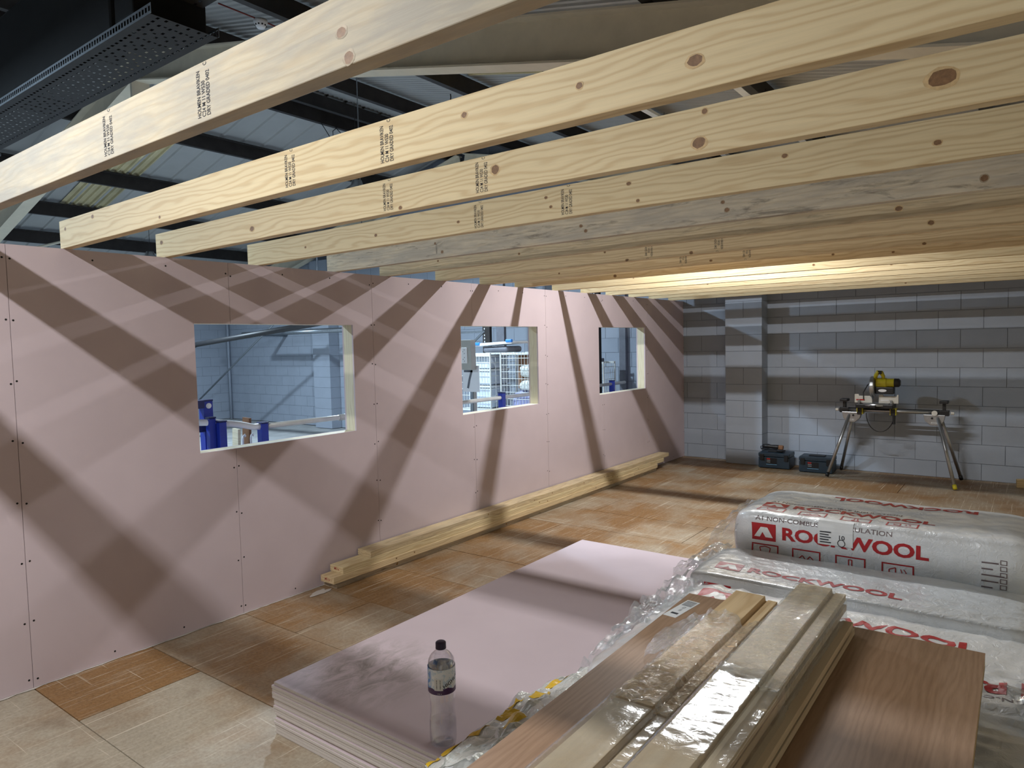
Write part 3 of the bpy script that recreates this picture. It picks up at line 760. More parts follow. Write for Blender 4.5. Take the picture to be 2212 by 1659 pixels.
def wool_row(P, red, wht, gry, d, x, icons=True, a1=True, flip=False, sc=1.0, logo=True):
    """one printed band: pictogram boxes, logo box + name, slogan above"""
    g_ = -1 if flip else 1
    if logo:
        P.deco(red, *rect(.135*sc, .1*sc), x, d, flip)
        P.deco(wht, [(.012*sc, .02*sc), (.045*sc, .02*sc), (.075*sc, .078*sc), (.05*sc, .078*sc)], [(0, 1, 2, 3)], x, d, flip, .0022)
        P.deco(wht, [(.06*sc, .05*sc), (.078*sc, .02*sc), (.12*sc, .02*sc), (.088*sc, .078*sc), (.076*sc, .078*sc)], [(0, 1, 2, 3, 4)], x, d, flip, .0022)
    vs, fs = text2d('ROCKWOOL', .098*sc, .034, 'LEFT', 1.24)
    P.deco(red, vs, fs, x+g_*.165*sc, d+g_*.05*sc, flip)
    if a1:
        vs, fs = text2d('A1 NON-COMBUSTIBLE INSULATION', .036*sc, .012, 'LEFT', 1.18)
        P.deco(gry, vs, fs, x+g_*.02*sc, d+g_*.128*sc, flip)
    if icons:
        for i in range(4):
            xi = x+g_*(.0+.226*i)*sc; di = d-g_*.105*sc
            P.deco(red, *frame2d(.15*sc, .085*sc, .007*sc), xi, di, flip)
            w_, h = .15*sc, .085*sc; c = (w_/2, h/2)
            if i == 0: pts = [(c[0]-.03*sc, h*.75), (c[0], h*.85), (c[0]+.03*sc, h*.75), (c[0]+.024*sc, h*.4), (c[0], h*.2), (c[0]-.024*sc, h*.4), (c[0]-.03*sc, h*.75)]
            elif i == 1: pts = [(c[0]-.05*sc, h*.25), (c[0]-.02*sc, h*.6), (c[0], h*.3), (c[0]+.02*sc, h*.6), (c[0]+.05*sc, h*.25), (c[0]-.05*sc, h*.25)]
            elif i == 2: pts = [(c[0]-.008*sc, h*.8), (c[0]-.008*sc, h*.4), (c[0]-.02*sc, h*.2), (c[0]+.02*sc, h*.2), (c[0]+.008*sc, h*.4), (c[0]+.008*sc, h*.8), (c[0]-.008*sc, h*.8)]
            else: pts = [(c[0]-.04*sc, h*.4), (c[0]-.04*sc, h*.6), (c[0]-.01*sc, h*.75), (c[0]-.01*sc, h*.25), (c[0]-.04*sc, h*.4)]
            P.deco(red, *strokes(pts, .005*sc), xi, di, flip)
            if i == 3:
                for k in (1, 2): P.deco(red, *strokes([(c[0]+.014*k*sc, h*.3), (c[0]+.02*k*sc, h*.5), (c[0]+.014*k*sc, h*.7)], .0035*sc), xi, di, flip)
def crumple(name, parent, A, B, seed, amp=.03, nu=46, nv=26, mat=None, sag=0, fs_=14):
    """loose film spanned between curve A(u) and curve B(u), crumpled"""
    rows = []
    for i in range(nv+1):
        v = i/nv; r_ = []
        for j in range(nu+1):
            u = j/nu; p = A(u).lerp(B(u), v); k = math.sin(PI*min(1, v*1.2+.05))*.6+v*.6
            q = Vector((nz(p, fs_, seed), nz(p, fs_, seed+31), nz(p, fs_, seed+57)))*amp*k*1.25
            q += Vector((0, 0, 1))*(abs(nz(p, fs_*1.9, seed+11))*amp*1.1-sag*math.sin(PI*v))
            r_.append(p+q)
        rows.append(r_)
    return MB().grid(rows).build(name, mat or FILM, parent, smooth=False)
def polyc(pts):
    pts = [Vector(p) for p in pts]
    def f(u):
        t = u*(len(pts)-1); i = min(int(t), len(pts)-2); return pts[i].lerp(pts[i+1], t-i)
    return f
def finish_pack(t, P, red, wht, gry, yel=None, mat=None):
    b = P.mesh('wrap', mat or PACKW, t)
    if red.v: red.build('red_print', PRED, b)
    if wht.v: wht.build('white_print', PWHITE, b)
    if gry.v: [stuff(q) for q in gry.build('small_print', PGREY, b)]
    if yel and yel.v: yel.build('yellow_print', PYEL, b)
    return b
# far pack
t = thing('insulation_pack', 'mineral wool pack in white printed wrap, the farthest and tallest one', 'insulation', group='mineral wool packs')
P = Pack(2.88, 4.16, 2.22, 2.84, .337, .845, 3, amp=.007, crease=.003, rad=.045, pinch=.8, endlen=.12)
red, wht, gry = Pieces(), Pieces(), Pieces()
wool_row(P, red, wht, gry, .395, 2.985, sc=.87); wool_row(P, red, wht, gry, .665, 2.99, sc=.87)
vs, fs = text2d('ROCKWOOL', .088, .034, 'LEFT', 1.24); P.deco(red, vs, fs, 3.92, 1.02, True)
lst = MB()
for k in range(14):
    P.deco(lst, *rect(.04+.02*(k % 3), .006), 3.955, .1+.026*k); P.deco(lst, *frame2d(.024, .02, .003), 4.02, .1+.026*k)
stuff(lst.build('symbol_list', PGREY, finish_pack(t, P, red, wht, gry)))
lb = MB(); P.deco(lb, *rect(.155, .13), 3.30, .42, e=.004, L=.03); lb = lb.build('paper_label', WHITELAB, t)
lk = MB()
for k in range(5): P.deco(lk, *rect(.05-.01*(k % 2), .005), 3.31, .43+.012*k, e=.0055)
vs, fs = text2d('10', .03, .01); P.deco(lk, vs, fs, 3.405, .46, e=.0055)
P.deco(lk, *strokes([(.016*math.cos(a*.6), .016*math.sin(a*.6)) for a in range(12)], .003), 3.405, .435, e=.0055)
stuff(lk.build('label_print', INK, lb))
crumple('loose_film', t, polyc([(2.97, 2.5, .84), (2.93, 2.3, .82), (2.9, 2.23, .74), (2.9, 2.21, .6), (2.9, 2.22, .45)]), polyc([(2.84, 2.6, .80), (2.79, 2.44, .76), (2.74, 2.3, .66), (2.70, 2.22, .56), (2.72, 2.2, .44)]), 4, .025, 40, 18)
# middle pack, on its side against the far one
t = thing('insulation_pack', 'narrow mineral wool pack wedged in front of the tallest pack', 'insulation', group='mineral wool packs')
P = Pack(2.84, 4.16, 1.72, 2.19, .337, .66, 12, amp=.007, crease=.003, rad=.022, pinch=.78, endlen=.1)
red, wht, gry = Pieces(), Pieces(), Pieces()
wool_row(P, red, wht, gry, .205, 2.93, sc=.9, a1=False); wool_row(P, red, wht, gry, .42, 2.94, icons=False, a1=False, sc=.86)
finish_pack(t, P, red, wht, gry)
crumple('loose_film', t, polyc([(2.90, 2.19, .66), (2.88, 1.95, .66), (2.87, 1.75, .66), (2.88, 1.7, .5)]), polyc([(2.78, 2.2, .63), (2.72, 2.0, .60), (2.72, 1.75, .56), (2.76, 1.65, .44)]), 14, .035, 40, 20)
# near pack, crumpled, running under the door
t = thing('insulation_pack', 'crumpled mineral wool pack partly under the veneered door', 'insulation', group='mineral wool packs')
P = Pack(2.88, 4.3, .62, 1.68, .352, .645, 23, amp=.016, crease=.016, rad=.06, pinch=.6, endlen=.16)
red, wht, gry = Pieces(), Pieces(), Pieces()
wool_row(P, red, wht, gry, 1.12, 2.99, sc=1.12, a1=False)
wool_row(P, red, wht, gry, .955, 4.24, sc=1.0, flip=True, icons=False)
P.deco(red, *rect(.16, .1), 3.0, .93)
wool_row(P, red, wht, gry, .1, 3.0, sc=.9)
finish_pack(t, P, red, wht, gry)
crumple('loose_film', t, polyc([(2.96, 1.70, .62), (2.95, 1.4, .64), (2.95, 1.1, .63), (2.95, .8, .55)]), polyc([(2.78, 1.74, .58), (2.72, 1.48, .53), (2.68, 1.15, .45), (2.72, .9, .36)]), 24, .05, 60, 30)
crumple('loose_film', t, polyc([(4.06, 1.25, .64), (4.1, 1.05, .65), (4.16, .8, .65)]), polyc([(4.25, 1.3, .66), (4.28, 1.05, .69), (4.3, .8, .70)]), 29, .05, 24, 16)
# lower packs carrying the pile
for i, (y0, y1, nm) in enumerate(((1.72, 2.84, 'lower mineral wool pack under the tallest pack'), (.95, 1.70, 'lower mineral wool pack under the crumpled pack'))):
    t = thing('insulation_pack', nm, 'insulation', group='mineral wool packs')
    P = Pack(2.80, 4.3, y0, y1, .0, .316, 40+i, amp=.012, crease=.007, rad=.05, endlen=.12)
    red, wht, gry = Pieces(), Pieces(), Pieces(); wool_row(P, red, wht, gry, .15, 2.95); finish_pack(t, P, red, wht, gry)
    crumple('loose_film', t, polyc([(2.86, y1, .32), (2.86, (y0+y1)/2, .33), (2.86, y0, .3)]), polyc([(2.69, y1-.02, .30), (2.67, (y0+y1)/2, .29), (2.69, y0+.03, .27)]), 60+i, .04, 40, 20)
t = thing('insulation_pack', 'mineral wool pack with milky wrap low under the near end of the door', 'insulation', group='mineral wool packs')
P = Pack(3.22, 4.3, -.95, .60, .36, .735, 71, amp=.01, crease=.006, rad=.05, endlen=.12); red, wht, gry = Pieces(), Pieces(), Pieces(); finish_pack(t, P, red, wht, gry)
# bag with yellow print, spilling over the edge of the plasterboard stack
t = thing('insulation_bag', 'milky polythene bag with yellow print slumped beside the plasterboard stack', 'insulation')
P = Pack(2.70, 4.25, -.95, .93, .0, .325, 83, amp=.016, crease=.01, rad=.06, endlen=.14); red, wht, gry, yel = Pieces(), Pieces(), Pieces(), Pieces()
finish_pack(t, P, red, wht, gry, yel, PACKY)
A_ = polyc([(2.98, 1.15, .58), (2.94, .95, .56), (2.93, .75, .55), (2.92, .55, .55), (2.92, .35, .55), (2.9, .15, .55)])
B_ = polyc([(2.70, 1.24, .36), (2.60, 1.02, .345), (2.52, .84, .335), (2.52, .62, .315), (2.50, .44, .30), (2.47, .32, .285)])
C_ = polyc([(2.67, 1.22, .27), (2.56, 1.0, .262), (2.475, .82, .258), (2.475, .6, .256), (2.455, .43, .256), (2.43, .31, .25)])
fb = crumple('folded_film', t, A_, B_, 85, .03, 70, 26, film_mat('milky_film', .62, (.86, .87, .82), .2, 30, .6, .6), fs_=9)
def on_sheet(u, v, e):
    p = A_(u).lerp(B_(u), v); k = math.sin(PI*min(1, v*1.2+.05))*.6+v*.6
    q = Vector((nz(p, 9, 85), nz(p, 9, 85+31), nz(p, 9, 85+57)))*.03*k*1.25
    q += Vector((0, 0, 1))*(abs(nz(p, 9*1.9, 96))*.03*1.1)
    return p+q+Vector((-.3, -.5, .8)).normalized()*e
crumple('folded_film', t, lambda u: on_sheet(u, 1, 0), C_, 86, .012, 60, 8, FILM)
ym = MB()
for (u, v, du, dv) in ((.28, .62, .07, .2), (.40, .5, .04, .3), (.52, .6, .07, .26), (.66, .72, .09, .2), (.80, .78, .09, .18), (.91, .8, .08, .18), (.44, .86, .07, .12), (.62, .42, .08, .14)):
    n = 5; MB().grid([[on_sheet(u+du*i/n, v+dv*j/n, .004) for i in range(n+1)] for j in range(n+1)]).build('yellow_print', PYEL, fb)
crumple('white_lining', t, polyc([(2.95, .5, .52), (2.93, .3, .50), (2.92, .1, .5), (2.9, -.08, .48)]), polyc([(2.68, .46, .40), (2.61, .34, .365), (2.58, .2, .345), (2.56, .04, .32)]), 90, .035, 50, 22, PACKW, fs_=10)

# ================================================================== DOOR AND LINING BUNDLES
t = thing('veneered_door', 'flat brown veneered door leaf lying on the insulation packs', 'door', (3.145, -.92, .757), .01)
DW, DL, DTk = .895, 2.0, .043
MB().box(0, DW, 0, DL, .0045, DTk-.003).build('core', PLYEDGE, t)
dv = MB().box(-.0005, DW+.0005, -.0005, DL+.0005, DTk-.003, DTk).build('face_veneer', VENEER, t)
MB().box(-.0005, DW+.0005, -.0005, DL+.0005, 0.0015, .0045).build('face_veneer', VENEER, t)
st = MB().box(-.024, .024, -.085, .085, 0, .0004).build('paper_sticker', WHITELAB, t, (.035, 1.845, DTk+.0003), (0, 0, -.12))
bars = MB(); q = -.07
x_ = -.02
bm2 = MB(); yy = .03
while yy < .078: h = R.choice([.0012, .002, .003]); bm2.quad((-.019, yy, .0006), (.018, yy, .0006), (.018, yy+h, .0006), (-.019, yy+h, .0006)); yy += h+R.choice([.0014, .002])
vs, fs = text2d('926 1981', .014, .004); bm2.add([(.002+q_, -.004-p*.9, .0006) for p, q_ in vs], fs)
bm2.quad((-.012, -.058, .0006), (.014, -.058, .0006), (.014, -.044, .0006), (-.012, -.044, .0006))
bm2.build('sticker_print', INK, st)
def lining(t, x0, z0, y0, y1, mat, w_=.138, th=.031, name='lining_board', flip=False):
    """rebated door lining, long along Y (local X)"""
    hi = .098
    poly = [(0, 0), (w_, 0), (w_, th-.012), (hi+.010, th-.012), (hi+.010, th-.016), (hi+.002, th-.016), (hi, th), (0, th)]
    if flip: poly = [(p, th-q) for p, q in poly][::-1]
    return MB().prism(poly, lambda p, q, s: (s, -p, q), 0, y1-y0).build(name, mat, t, (x0, y0, z0), (0, 0, PI/2), bevel=.001)
FILM4 = film_mat('crinkled_shrink_wrap', .24, (.97, .97, .95), .09, 55, .6, .12)
def shrink(t, x0, x1, z0, z1, y0, y1, seed, amp=.004, jag=.04, lip=.03, mat=None, slope=0.0, flat=False):
    path = [(x0-.004, z0), (x0-.004, z1-.006), (x0+.002, z1+.003), ((x0+x1)/2-.02, z1+.004), (x1-lip-.006, z1+.003), (x1-lip+.004, z1-.009), (x1+.002, z1-.012), (x1+.004, z1-.02), (x1+.004, z0)]
    f = polyc([(p, 0, q) for p, q in path]); rows = []; nu, nv = 44, max(20, int((y1-y0)/.008))
    for i in range(nv+1):
        r_ = []
        for j in range(nu+1):
            p = f(j/nu); e1 = y1+jag*nz((p.x, 0, p.z), 22, seed)+slope*(p.x-x0); e0 = y0+jag*.5*nz((p.x, 0, p.z), 26, seed+8)+slope*(p.x-x0)
            y = e0+(e1-e0)*i/nv; q = Vector((p.x, y, p.z))
            wv_ = (.35-abs(nz((q.x*16+q.y*9, q.y*40-q.x*14, q.z*10), 1, seed)))*amp*.9+nz((q.x*40+q.y*14, q.y*70, q.z*30), 1, seed+4)*amp*.3
            edge = max(0, 1-min(i, nv-i)/5)*.006
            q.z += wv_+.001+edge if .12 < j/nu < .88 else 0
            q.x += (wv_+.002)*(-1 if j/nu <= .12 else (1 if j/nu >= .88 else 0))
            r_.append(q)
        rows.append(r_)
    return MB().grid(rows).build('shrink_wrap', mat or FILM2, t, smooth=(mat is not None and not flat))
t = thing('door_lining_bundle', 'left bundle of rebated pine door linings in torn shrink wrap', 'timber bundle', group='door lining bundles')
Z = .8015
lining(t, 3.312, Z, -.9, .45, LINING_PALE, name='lining_board'); lining(t, 3.318, Z+.0315, -.9, .16, LINING_PALE)
lining(t, 3.325, Z, .47, 1.03, LINING); lining(t, 3.314, Z+.0315, .17, 1.03, LINING)
shrink(t, 3.312, 3.455, Z+.004, Z+.064, .16, .78, 101, .022, .10, mat=FILM4, flat=True)
shrink(t, 3.306, 3.458, Z+.004, Z+.065, -.88, .175, 104, .002, .02, slope=.05, mat=FILM3)
crumple('torn_film', t, polyc([(3.31, .78, Z+.06), (3.31, .62, Z+.05), (3.31, .5, Z+.05)]), polyc([(3.22, .86, Z+.012), (3.19, .66, Z+.008), (3.22, .5, Z+.006)]), 108, .012, 24, 14, FILM2)
t = thing('door_lining_bundle', 'taller right bundle of rebated pine door linings in shrink wrap', 'timber bundle', group='door lining bundles')
lining(t, 3.55, Z, -.9, 1.02, LINING_PALE); lining(t, 3.552, Z+.0315, -.9, .985, LINING_PALE); lining(t, 3.522, Z+.063, -.9, 1.04, LINING_PALE); lining(t, 3.518, Z+.0945, -.9, .30, LINING_PALE, w_=.146)
lining(t, 3.52, Z+.0945, .31, 1.04, LINING_PALE)
shrink(t, 3.518, 3.662, Z+.01, Z+.127, .28, 1.0, 111, .008, .05)
shrink(t, 3.516, 3.668, Z+.01, Z+.1275, -.88, .33, 115, .0022, .03, slope=-.08, mat=FILM3)

# ================================================================== MITRE SAW ON ITS STAND
t = thing('saw_stand', 'folding metal mitre saw stand by the far block wall', 'saw stand', (0, 0, 0))
RYs, RZ = 8.03, .812
MB().tube([(2.19, RYs, RZ), (3.36, RYs, RZ)], .022, 14).build('rail', ALU, t, smooth=True)
MB().tube([(2.19, RYs+.055, RZ+.012), (3.34, RYs+.055, RZ+.012)], .016, 10).build('rail', BLACKPL, t, smooth=True)
for tx, ty, fx, fy, foot in ((2.315, 8.0, 2.112, 7.75, BLACKPL), (2.345, 8.05, 2.155, 8.33, BLACKPL), (3.245, 8.0, 3.452, 7.65, SAWYEL), (3.27, 8.05, 3.462, 8.31, BLACKPL)):
    a, b = Vector((tx, ty, .76)), Vector((fx, fy, .012)); lg = MB().tube([a, b.lerp(a, .03)], .019, 12).build('leg', ALU, t, smooth=True)
    MB().tube([b.lerp(a, .06), b], .0215, 12).build('rubber_foot', foot, lg, smooth=True)
for cx, s in ((2.33, 1), (3.22, -1)):
    pl = [(-.10, .0), (.12, .0), (.10, -.075), (.045, -.125), (-.05, -.125), (-.085, -.07)]
    pl = [(p*s, q) for p, q in pl]; pl = pl if s > 0 else pl[::-1]
    b = MB().prism(pl, lambda p, q, y, cx=cx: (cx+p, y, RZ-.02+q), 7.985, 8.075).build('leg_bracket', ALU, t, bevel=.004)
    vs, fs = text2d('RYOBI', .028, .01); MB().add([(cx+p, 7.9835, RZ-.115+q) for p, q in vs], fs).build('bracket_print', WHITEP, b)
    MB().tube([(cx+.03*s, 7.975, RZ-.06), (cx+.03*s, 7.99, RZ-.06)], .012, 10).build('bolt', BLACKPL, b)
for x, zt in ((2.255, .95), (3.305, .955)):
    MB().box(x-.016, x+.016, 8.0, 8.06, RZ-.03, zt-.02).build('work_support', BLACKPL, t, bevel=.003)
    MB().box(x-.042, x+.042, 7.95, 8.1, zt-.03, zt).build('work_support', BLACKPL, t, bevel=.004)
    MB().box(x-.05, x+.05, 7.99, 8.08, RZ-.03, RZ+.03).build('slide_clamp', BLACKPL, t, bevel=.004)
for x in (2.43, 2.79):
    MB().box(x-.034, x+.034, 7.985, 8.11, RZ-.045, RZ+.036).build('tool_mount', SAWYEL, t, bevel=.004); MB().box(x-.024, x+.024, 7.975, 8.0, RZ-.05, RZ+.028).build('tool_mount', BLACKPL, t, bevel=.003)
MB().tube([(2.80, 8.0, RZ-.04), (2.80, 7.99, RZ-.15)], .016, 10).build('clamp_lever', BLACKPL, t)
for x, s in ((2.165, -1), (3.39, 1)): MB().tube([(x-.02*s, RYs, RZ), (x+.012*s, RYs, RZ)], .017, 10).build('end_knob', SAWWHT, t)
MB().tube([(3.215, 7.97, RZ), (3.215, 7.99, RZ)], .03, 14).build('lock_knob', SAWWHT, t)
t = thing('mitre_saw', 'yellow and black mitre saw bolted on the folding stand', 'saw', (0, 0, 0))
BZ = RZ+.037
MB().box(2.40, 2.80, 7.90, 8.17, BZ, BZ+.05).build('base', BLACKPL, t, bevel=.008)
MB().lathe([(0, .062), (.13, .062), (.14, .055), (.14, .03)], 32, (2.6, 8.0, BZ)).build('turntable', ALU, t, smooth=True)
MB().box(2.57, 2.63, 7.80, 7.95, BZ+.01, BZ+.045).build('mitre_arm', BLACKPL, t, bevel=.006)
for a, b in ((2.365, 2.56), (2.63, 2.84)):
    fn = MB().prism([(a, 0), (b, 0), (b, .105), (b-.015, .105), (b-.02, .085), (a+.05, .085), (a+.045, .105), (a, .105)], lambda p, q, y: (p, y, BZ+.055+q), 8.03, 8.062).build('fence', SAWWHT, t, bevel=.003)
    MB().box(a+.02, a+.11, 8.026, 8.03, BZ+.085, BZ+.10).build('fence_mark', REDLAB if a < 2.5 else WHITELAB, fn)
for x in (2.42, 2.77): MB().tube([(x, 8.0, BZ+.05), (x, 8.0, BZ+.095)], .014, 10).build('clamp_post', ALU, t)
gd = MB()
for i in range(25):
    pass
gd.lathe([(.0, 0), (.118, 0), (.126, .01), (.126, .045), (.118, .055), (0, .055)], 36, (2.545, 8.0, 1.105), ax='X')
gd.build('blade_guard', ALU, t, smooth=False, bevel=.004)
MB().lathe([(0, 0), (.122, 0), (.122, .003), (0, .003)], 40, (2.572, 8.0, 1.075), ax='X').build('blade', GALV, t)
MB().lathe([(0, 0), (.05, 0), (.058, .01), (.058, .11), (.05, .12), (.05, .20), (.035, .225), (0, .225)], 24, (2.605, 8.0, 1.155), ax='X').build('motor', SAWYEL, t, smooth=False, bevel=.003)
MB().lathe([(0, 0), (.052, 0), (.05, .05), (.03, .065), (0, .065)], 24, (2.80, 8.0, 1.155), ax='X').build('motor_cap', BLACKPL, t)
gb = MB().box(2.60, 2.80, 7.96, 8.06, 1.02, 1.105).build('gear_housing', BLACKPL, t, bevel=.012)
n = 20; MB().add([(2.68+.045*math.cos(2*PI*i/n)*(1), 7.9585, 1.062+.017*math.sin(2*PI*i/n)) for i in range(n)], [tuple(range(n))]).build('maker_badge', WHITEP, gb)
MB().tube([(2.60, 7.98, 1.2), (2.612, 7.94, 1.245), (2.64, 7.92, 1.285), (2.67, 7.93, 1.28), (2.69, 7.96, 1.235), (2.68, 7.99, 1.2)], [.02, .022, .026, .026, .02, .018], 10).build('handle', SAWYEL, t, smooth=True)
MB().box(2.635, 2.68, 7.9, 7.94, 1.26, 1.30).build('trigger', BLACKPL, t, bevel=.008)
MB().tube([(2.57, 8.06, 1.17), (2.50, 8.08, 1.12), (2.46, 8.05, 1.03), (2.47, 8.0, .95)], .006, 6).build('hose', BLACKPL, t, smooth=True)
c_ = [(2.50+.15*(1-math.cos(PI*i/14))*1.0, 8.0, RZ-.03-.22*math.sin(PI*i/14)) for i in range(15)]
MB().tube(c_, .005, 6).build('power_cord', BLACKPL, t, smooth=True)

# ================================================================== TOOL BOXES, GRINDER, OFFCUT
def toolbox(label, x, y, rz, h):
    t = thing('tool_case', label, 'tool case', (x, y, 0), rz, 'dark tool cases')
    MB().box(0, .395, 0, .29, .006, h-.055).build('body', BOXBLUE, t, bevel=.008)
    MB().box(-.002, .397, -.002, .292, h-.052, h).build('lid', BOXBLUE, t, bevel=.01)
    for xx in (.02, .325): MB().box(xx, xx+.05, -.011, .004, h-.1, h-.02).build('latch', BLACKPL, t, bevel=.004)
    MB().box(.1, .29, .09, .19, h, h+.012).build('carry_handle', BLACKPL, t, bevel=.004)
    for xx in (.015, .33): MB().box(xx, xx+.05, .02, .27, 0, .008).build('foot', BLACKPL, t)
    lb_ = MB().box(.10, .235, -.0012, .001, h*.3, h*.68).build('label', BLACKPL, t)
    MB().box(.106, .15, -.002, -.0011, h*.58, h*.66).build('label_print', REDLAB, lb_)
    for i in range(2):
        for k in range(3): MB().box(.108+.016*k, .119+.016*k, -.002, -.0011, h*(.5-.1*i), h*(.53-.1*i)).build('label_print', WHITELAB, lb_)
    MB().box(.10, .235, -.002, -.0011, h*.25, h*.285).build('label_print', LTBLUE, lb_)
toolbox('dark tool case beside the pilaster with an angle grinder lying on it', 1.208, 7.995, .05, .205)
toolbox('dark tool case standing next to the saw stand leg', 1.735, 7.945, .04, .20)
t = thing('angle_grinder', 'small dark angle grinder lying on the left tool case', 'power tool', (1.24, 8.06, .223), .06)
MB().tube([(0, .04, .055), (.07, .04, .055), (.1, .04, .052), (.19, .04, .05), (.2, .04, .05)], [.028, .032, .026, .03, .028], 14).build('motor_body', BLACKPL, t, smooth=True)
MB().box(.195, .26, .012, .072, .02, .075).build('gear_head', BROWNBOX, t, bevel=.012)
MB().lathe([(0, 0), (.058, 0), (.06, .004), (.058, .008), (0, .008)], 28, (.228, .042, .002)).build('disc_guard', BLACKPL, t)
MB().tube([(0, .04, .055), (-.03, .04, .05), (-.035, .06, .02), (.02, .08, .008), (.12, .09, .008), (.17, .08, .008)], .006, 6).build('power_cord', BLACKPL, t, smooth=True)
o = MB().prism([(0, 0), (.1, 0), (.1, .07), (.08, .095), (0, .09)], lambda p, q, y: (p, y, q), 0, .045).build('wood_offcut', PINE, None, (3.99, 8.15, 0), (0, 0, .2), bevel=.002)
tag(o, 'small pine offcut on the floor at the right end of the block wall', 'offcut')

# ================================================================== ROOF SERVICES
t = thing('cable_tray', 'dark perforated cable tray hanging across the roof at the upper left', 'cable tray', (-6, .49, 3.40), 0)
def tray(parent, L, wd, z, name='tray_bed', x0=0, y0=0):
    mb = MB(); nx = int(L/.0125); ny = 25; dy = wd/ny
    for j in range(ny):
        run = None
        for i in range(nx+1):
            ph = i % 4
            hole = i < nx and ((j in (3, 21) and ph < 2) or (j in (6, 10, 14, 18) and (i+2*(j % 4)) % 6 < 2) or (j in (8, 12, 16) and (i+3) % 9 == 0))
            if i == nx or hole:
                if run is not None: mb.quad((x0+run*.0125, y0+j*dy, z), (x0+i*.0125, y0+j*dy, z), (x0+i*.0125, y0+(j+1)*dy, z), (x0+run*.0125, y0+(j+1)*dy, z)); run = None
            elif run is None: run = i
    return mb.build(name, DARKTRAY, parent, solid=.0015)
def flange(parent, L, y, z, h=.05, x0=0):
    mb = MB(); mb.box(x0, x0+L, y-.001, y+.001, z, z+.012); mb.box(x0, x0+L, y-.001, y+.001, z+h-.012, z+h)
    i = 0
    while i*.032 < L: mb.box(x0+i*.032, x0+min(L, i*.032+.011), y-.001, y+.001, z+.012, z+h-.012); i += 1
    return mb.build('slotted_flange', GALV, parent)
tray(t, 6.6, .36, 0); flange(t, 6.6, 0, 0); flange(t, 6.6, .36, 0)
for x in (1.5, 3.2): MB().box(x, x+.04, -.03, .39, -.025, -.003).build('support_channel', GALV, t); [MB().tube([(x+.02, yy, -.02), (x+.02, yy, .9)], .005, 6).build('drop_rod', GALV, t) for yy in (-.02, .38)]
t = thing('cable_tray', 'second dark cable tray stepping up towards the smoke detector', 'cable tray', (.35, .52, 3.62), .0)
tray(t, 2.6, .36, 0); flange(t, 2.6, 0, 0); flange(t, 2.6, .36, 0)
MB().box(-.16, .05, -.02, .38, -.16, .02).build('joint_box', BLACKM, t, bevel=.01)
o = MB().box(-6.2, .15, .50, .60, 3.405, 3.98).build('air_duct', BLACKM, None, bevel=.02)
tag(o, 'black flat duct standing on the cable tray at the upper left', 'duct')
t = thing('smoke_detector', 'white round smoke detector under a dark purlin', 'smoke detector', (-.90, 2.13, 4.345), 0)
MB().lathe([(0, .02), (.055, .02), (.055, .0), (.05, -.012), (.038, -.03), (.03, -.042), (0, -.044)], 28).build('head', WHITEP, t, smooth=True)
for i in range(10): a = 2*PI*i/10; MB().box(-.006, .006, .036, .046, -.028, -.014).build('vent_slot', BLACKPL, t, None, (0, 0, a))
MB().tube([(-.02, -.35, .03), (.0, -.05, .02), (0, .06, .02), (.02, .4, .0)], .006, 6).build('red_cable', REDP, t, smooth=True)
t = thing('hanging_wires', 'tangle of thin dark wires hanging from a purlin near the ridge', 'wires', (0, 0, 0))
wx, wy, wz = -4.25, 5.35, 5.0
for k, (a, b, sw) in enumerate((((0, 0), (0.02, .45, -.62), .03), ((0, .55), (.02, .45, -.62), -.03), ((0, .25), (.03, .5, -.66), .12), ((0, .3), (.0, .4, -.6), -.12))):
    p0 = Vector((wx, wy+a[1], wz)); p1 = Vector((wx+b[0], wy+b[1], wz+b[2]))
    pts = [p0.lerp(p1, i/8)+Vector((0, sw*math.sin(PI*i/8*(1+k*.5)), 0)) for i in range(9)]
    MB().tube(pts, .006, 5).build('wire', WIRE, t, smooth=True)
MB().tube([(wx+.02, wy+.38, wz-.66), (wx+.02, wy+.55, wz-.66)], .02, 8).build('wire_knot', WIRE, t)
tag(MB().tube([(-1.84, 3.94, 3.0), (-1.84, 3.94, 4.86)], .006, 6).build('hanging_rod', GALV), 'thin steel drop rod hanging from the roof between two purlins', 'rod')
o = MB()
for i in range(12): o.tube([(-.84+.006*(i % 2), 4.34, 4.36-.03*i), (-.84-.006*(i % 2), 4.345, 4.33-.03*i)], .006, 6)
tag(o.build('hanging_chain', WIRE), 'short dark chain hanging from the third purlin right of the ridge', 'chain')
for i, (x, lb_) in enumerate(((1.04, 'white conduit clipped under the roof beside the rafter, left one'), (2.2, 'white conduit clipped under the roof above the lamp, right one'))):
    tag(MB().box(x-.03, x+.03, 3.0, 8.0, zroofR(x)+.0, zroofR(x)+.03).build('roof_conduit', WHITEP), lb_, 'conduit')

# ================================================================== OUT IN THE HALL, SEEN THROUGH THE OPENINGS
def post(label, x, y, w_, z1, mat=BLUEPOST, cap=True):
    t = thing('barrier_post', label, 'post', (x, y, 0), 0, 'blue barrier posts')
    MB().box(-w_/2, w_/2, -w_/2, w_/2, 0, z1-.012).build('post_tube', mat, t, bevel=.004)
    if cap: MB().box(-w_/2-.003, w_/2+.003, -w_/2-.003, w_/2+.003, z1-.012, z1).build('post_cap', NAVY, t, bevel=.004)
    return t
post('short blue barrier post at the handrail bend, left opening', -.52, 1.74, .06, 1.18)
post('blue barrier post beside the tall gate post, left opening', -.56, 1.43, .055, 1.22)
post('blue barrier post behind the handrail end, left opening', -.60, 1.375, .05, 1.25)
post('blue barrier post under the handrail, middle opening', -.5, 4.66, .06, 1.20)
post('blue barrier post under the handrail, right opening', -.5, 7.13, .06, 1.19)
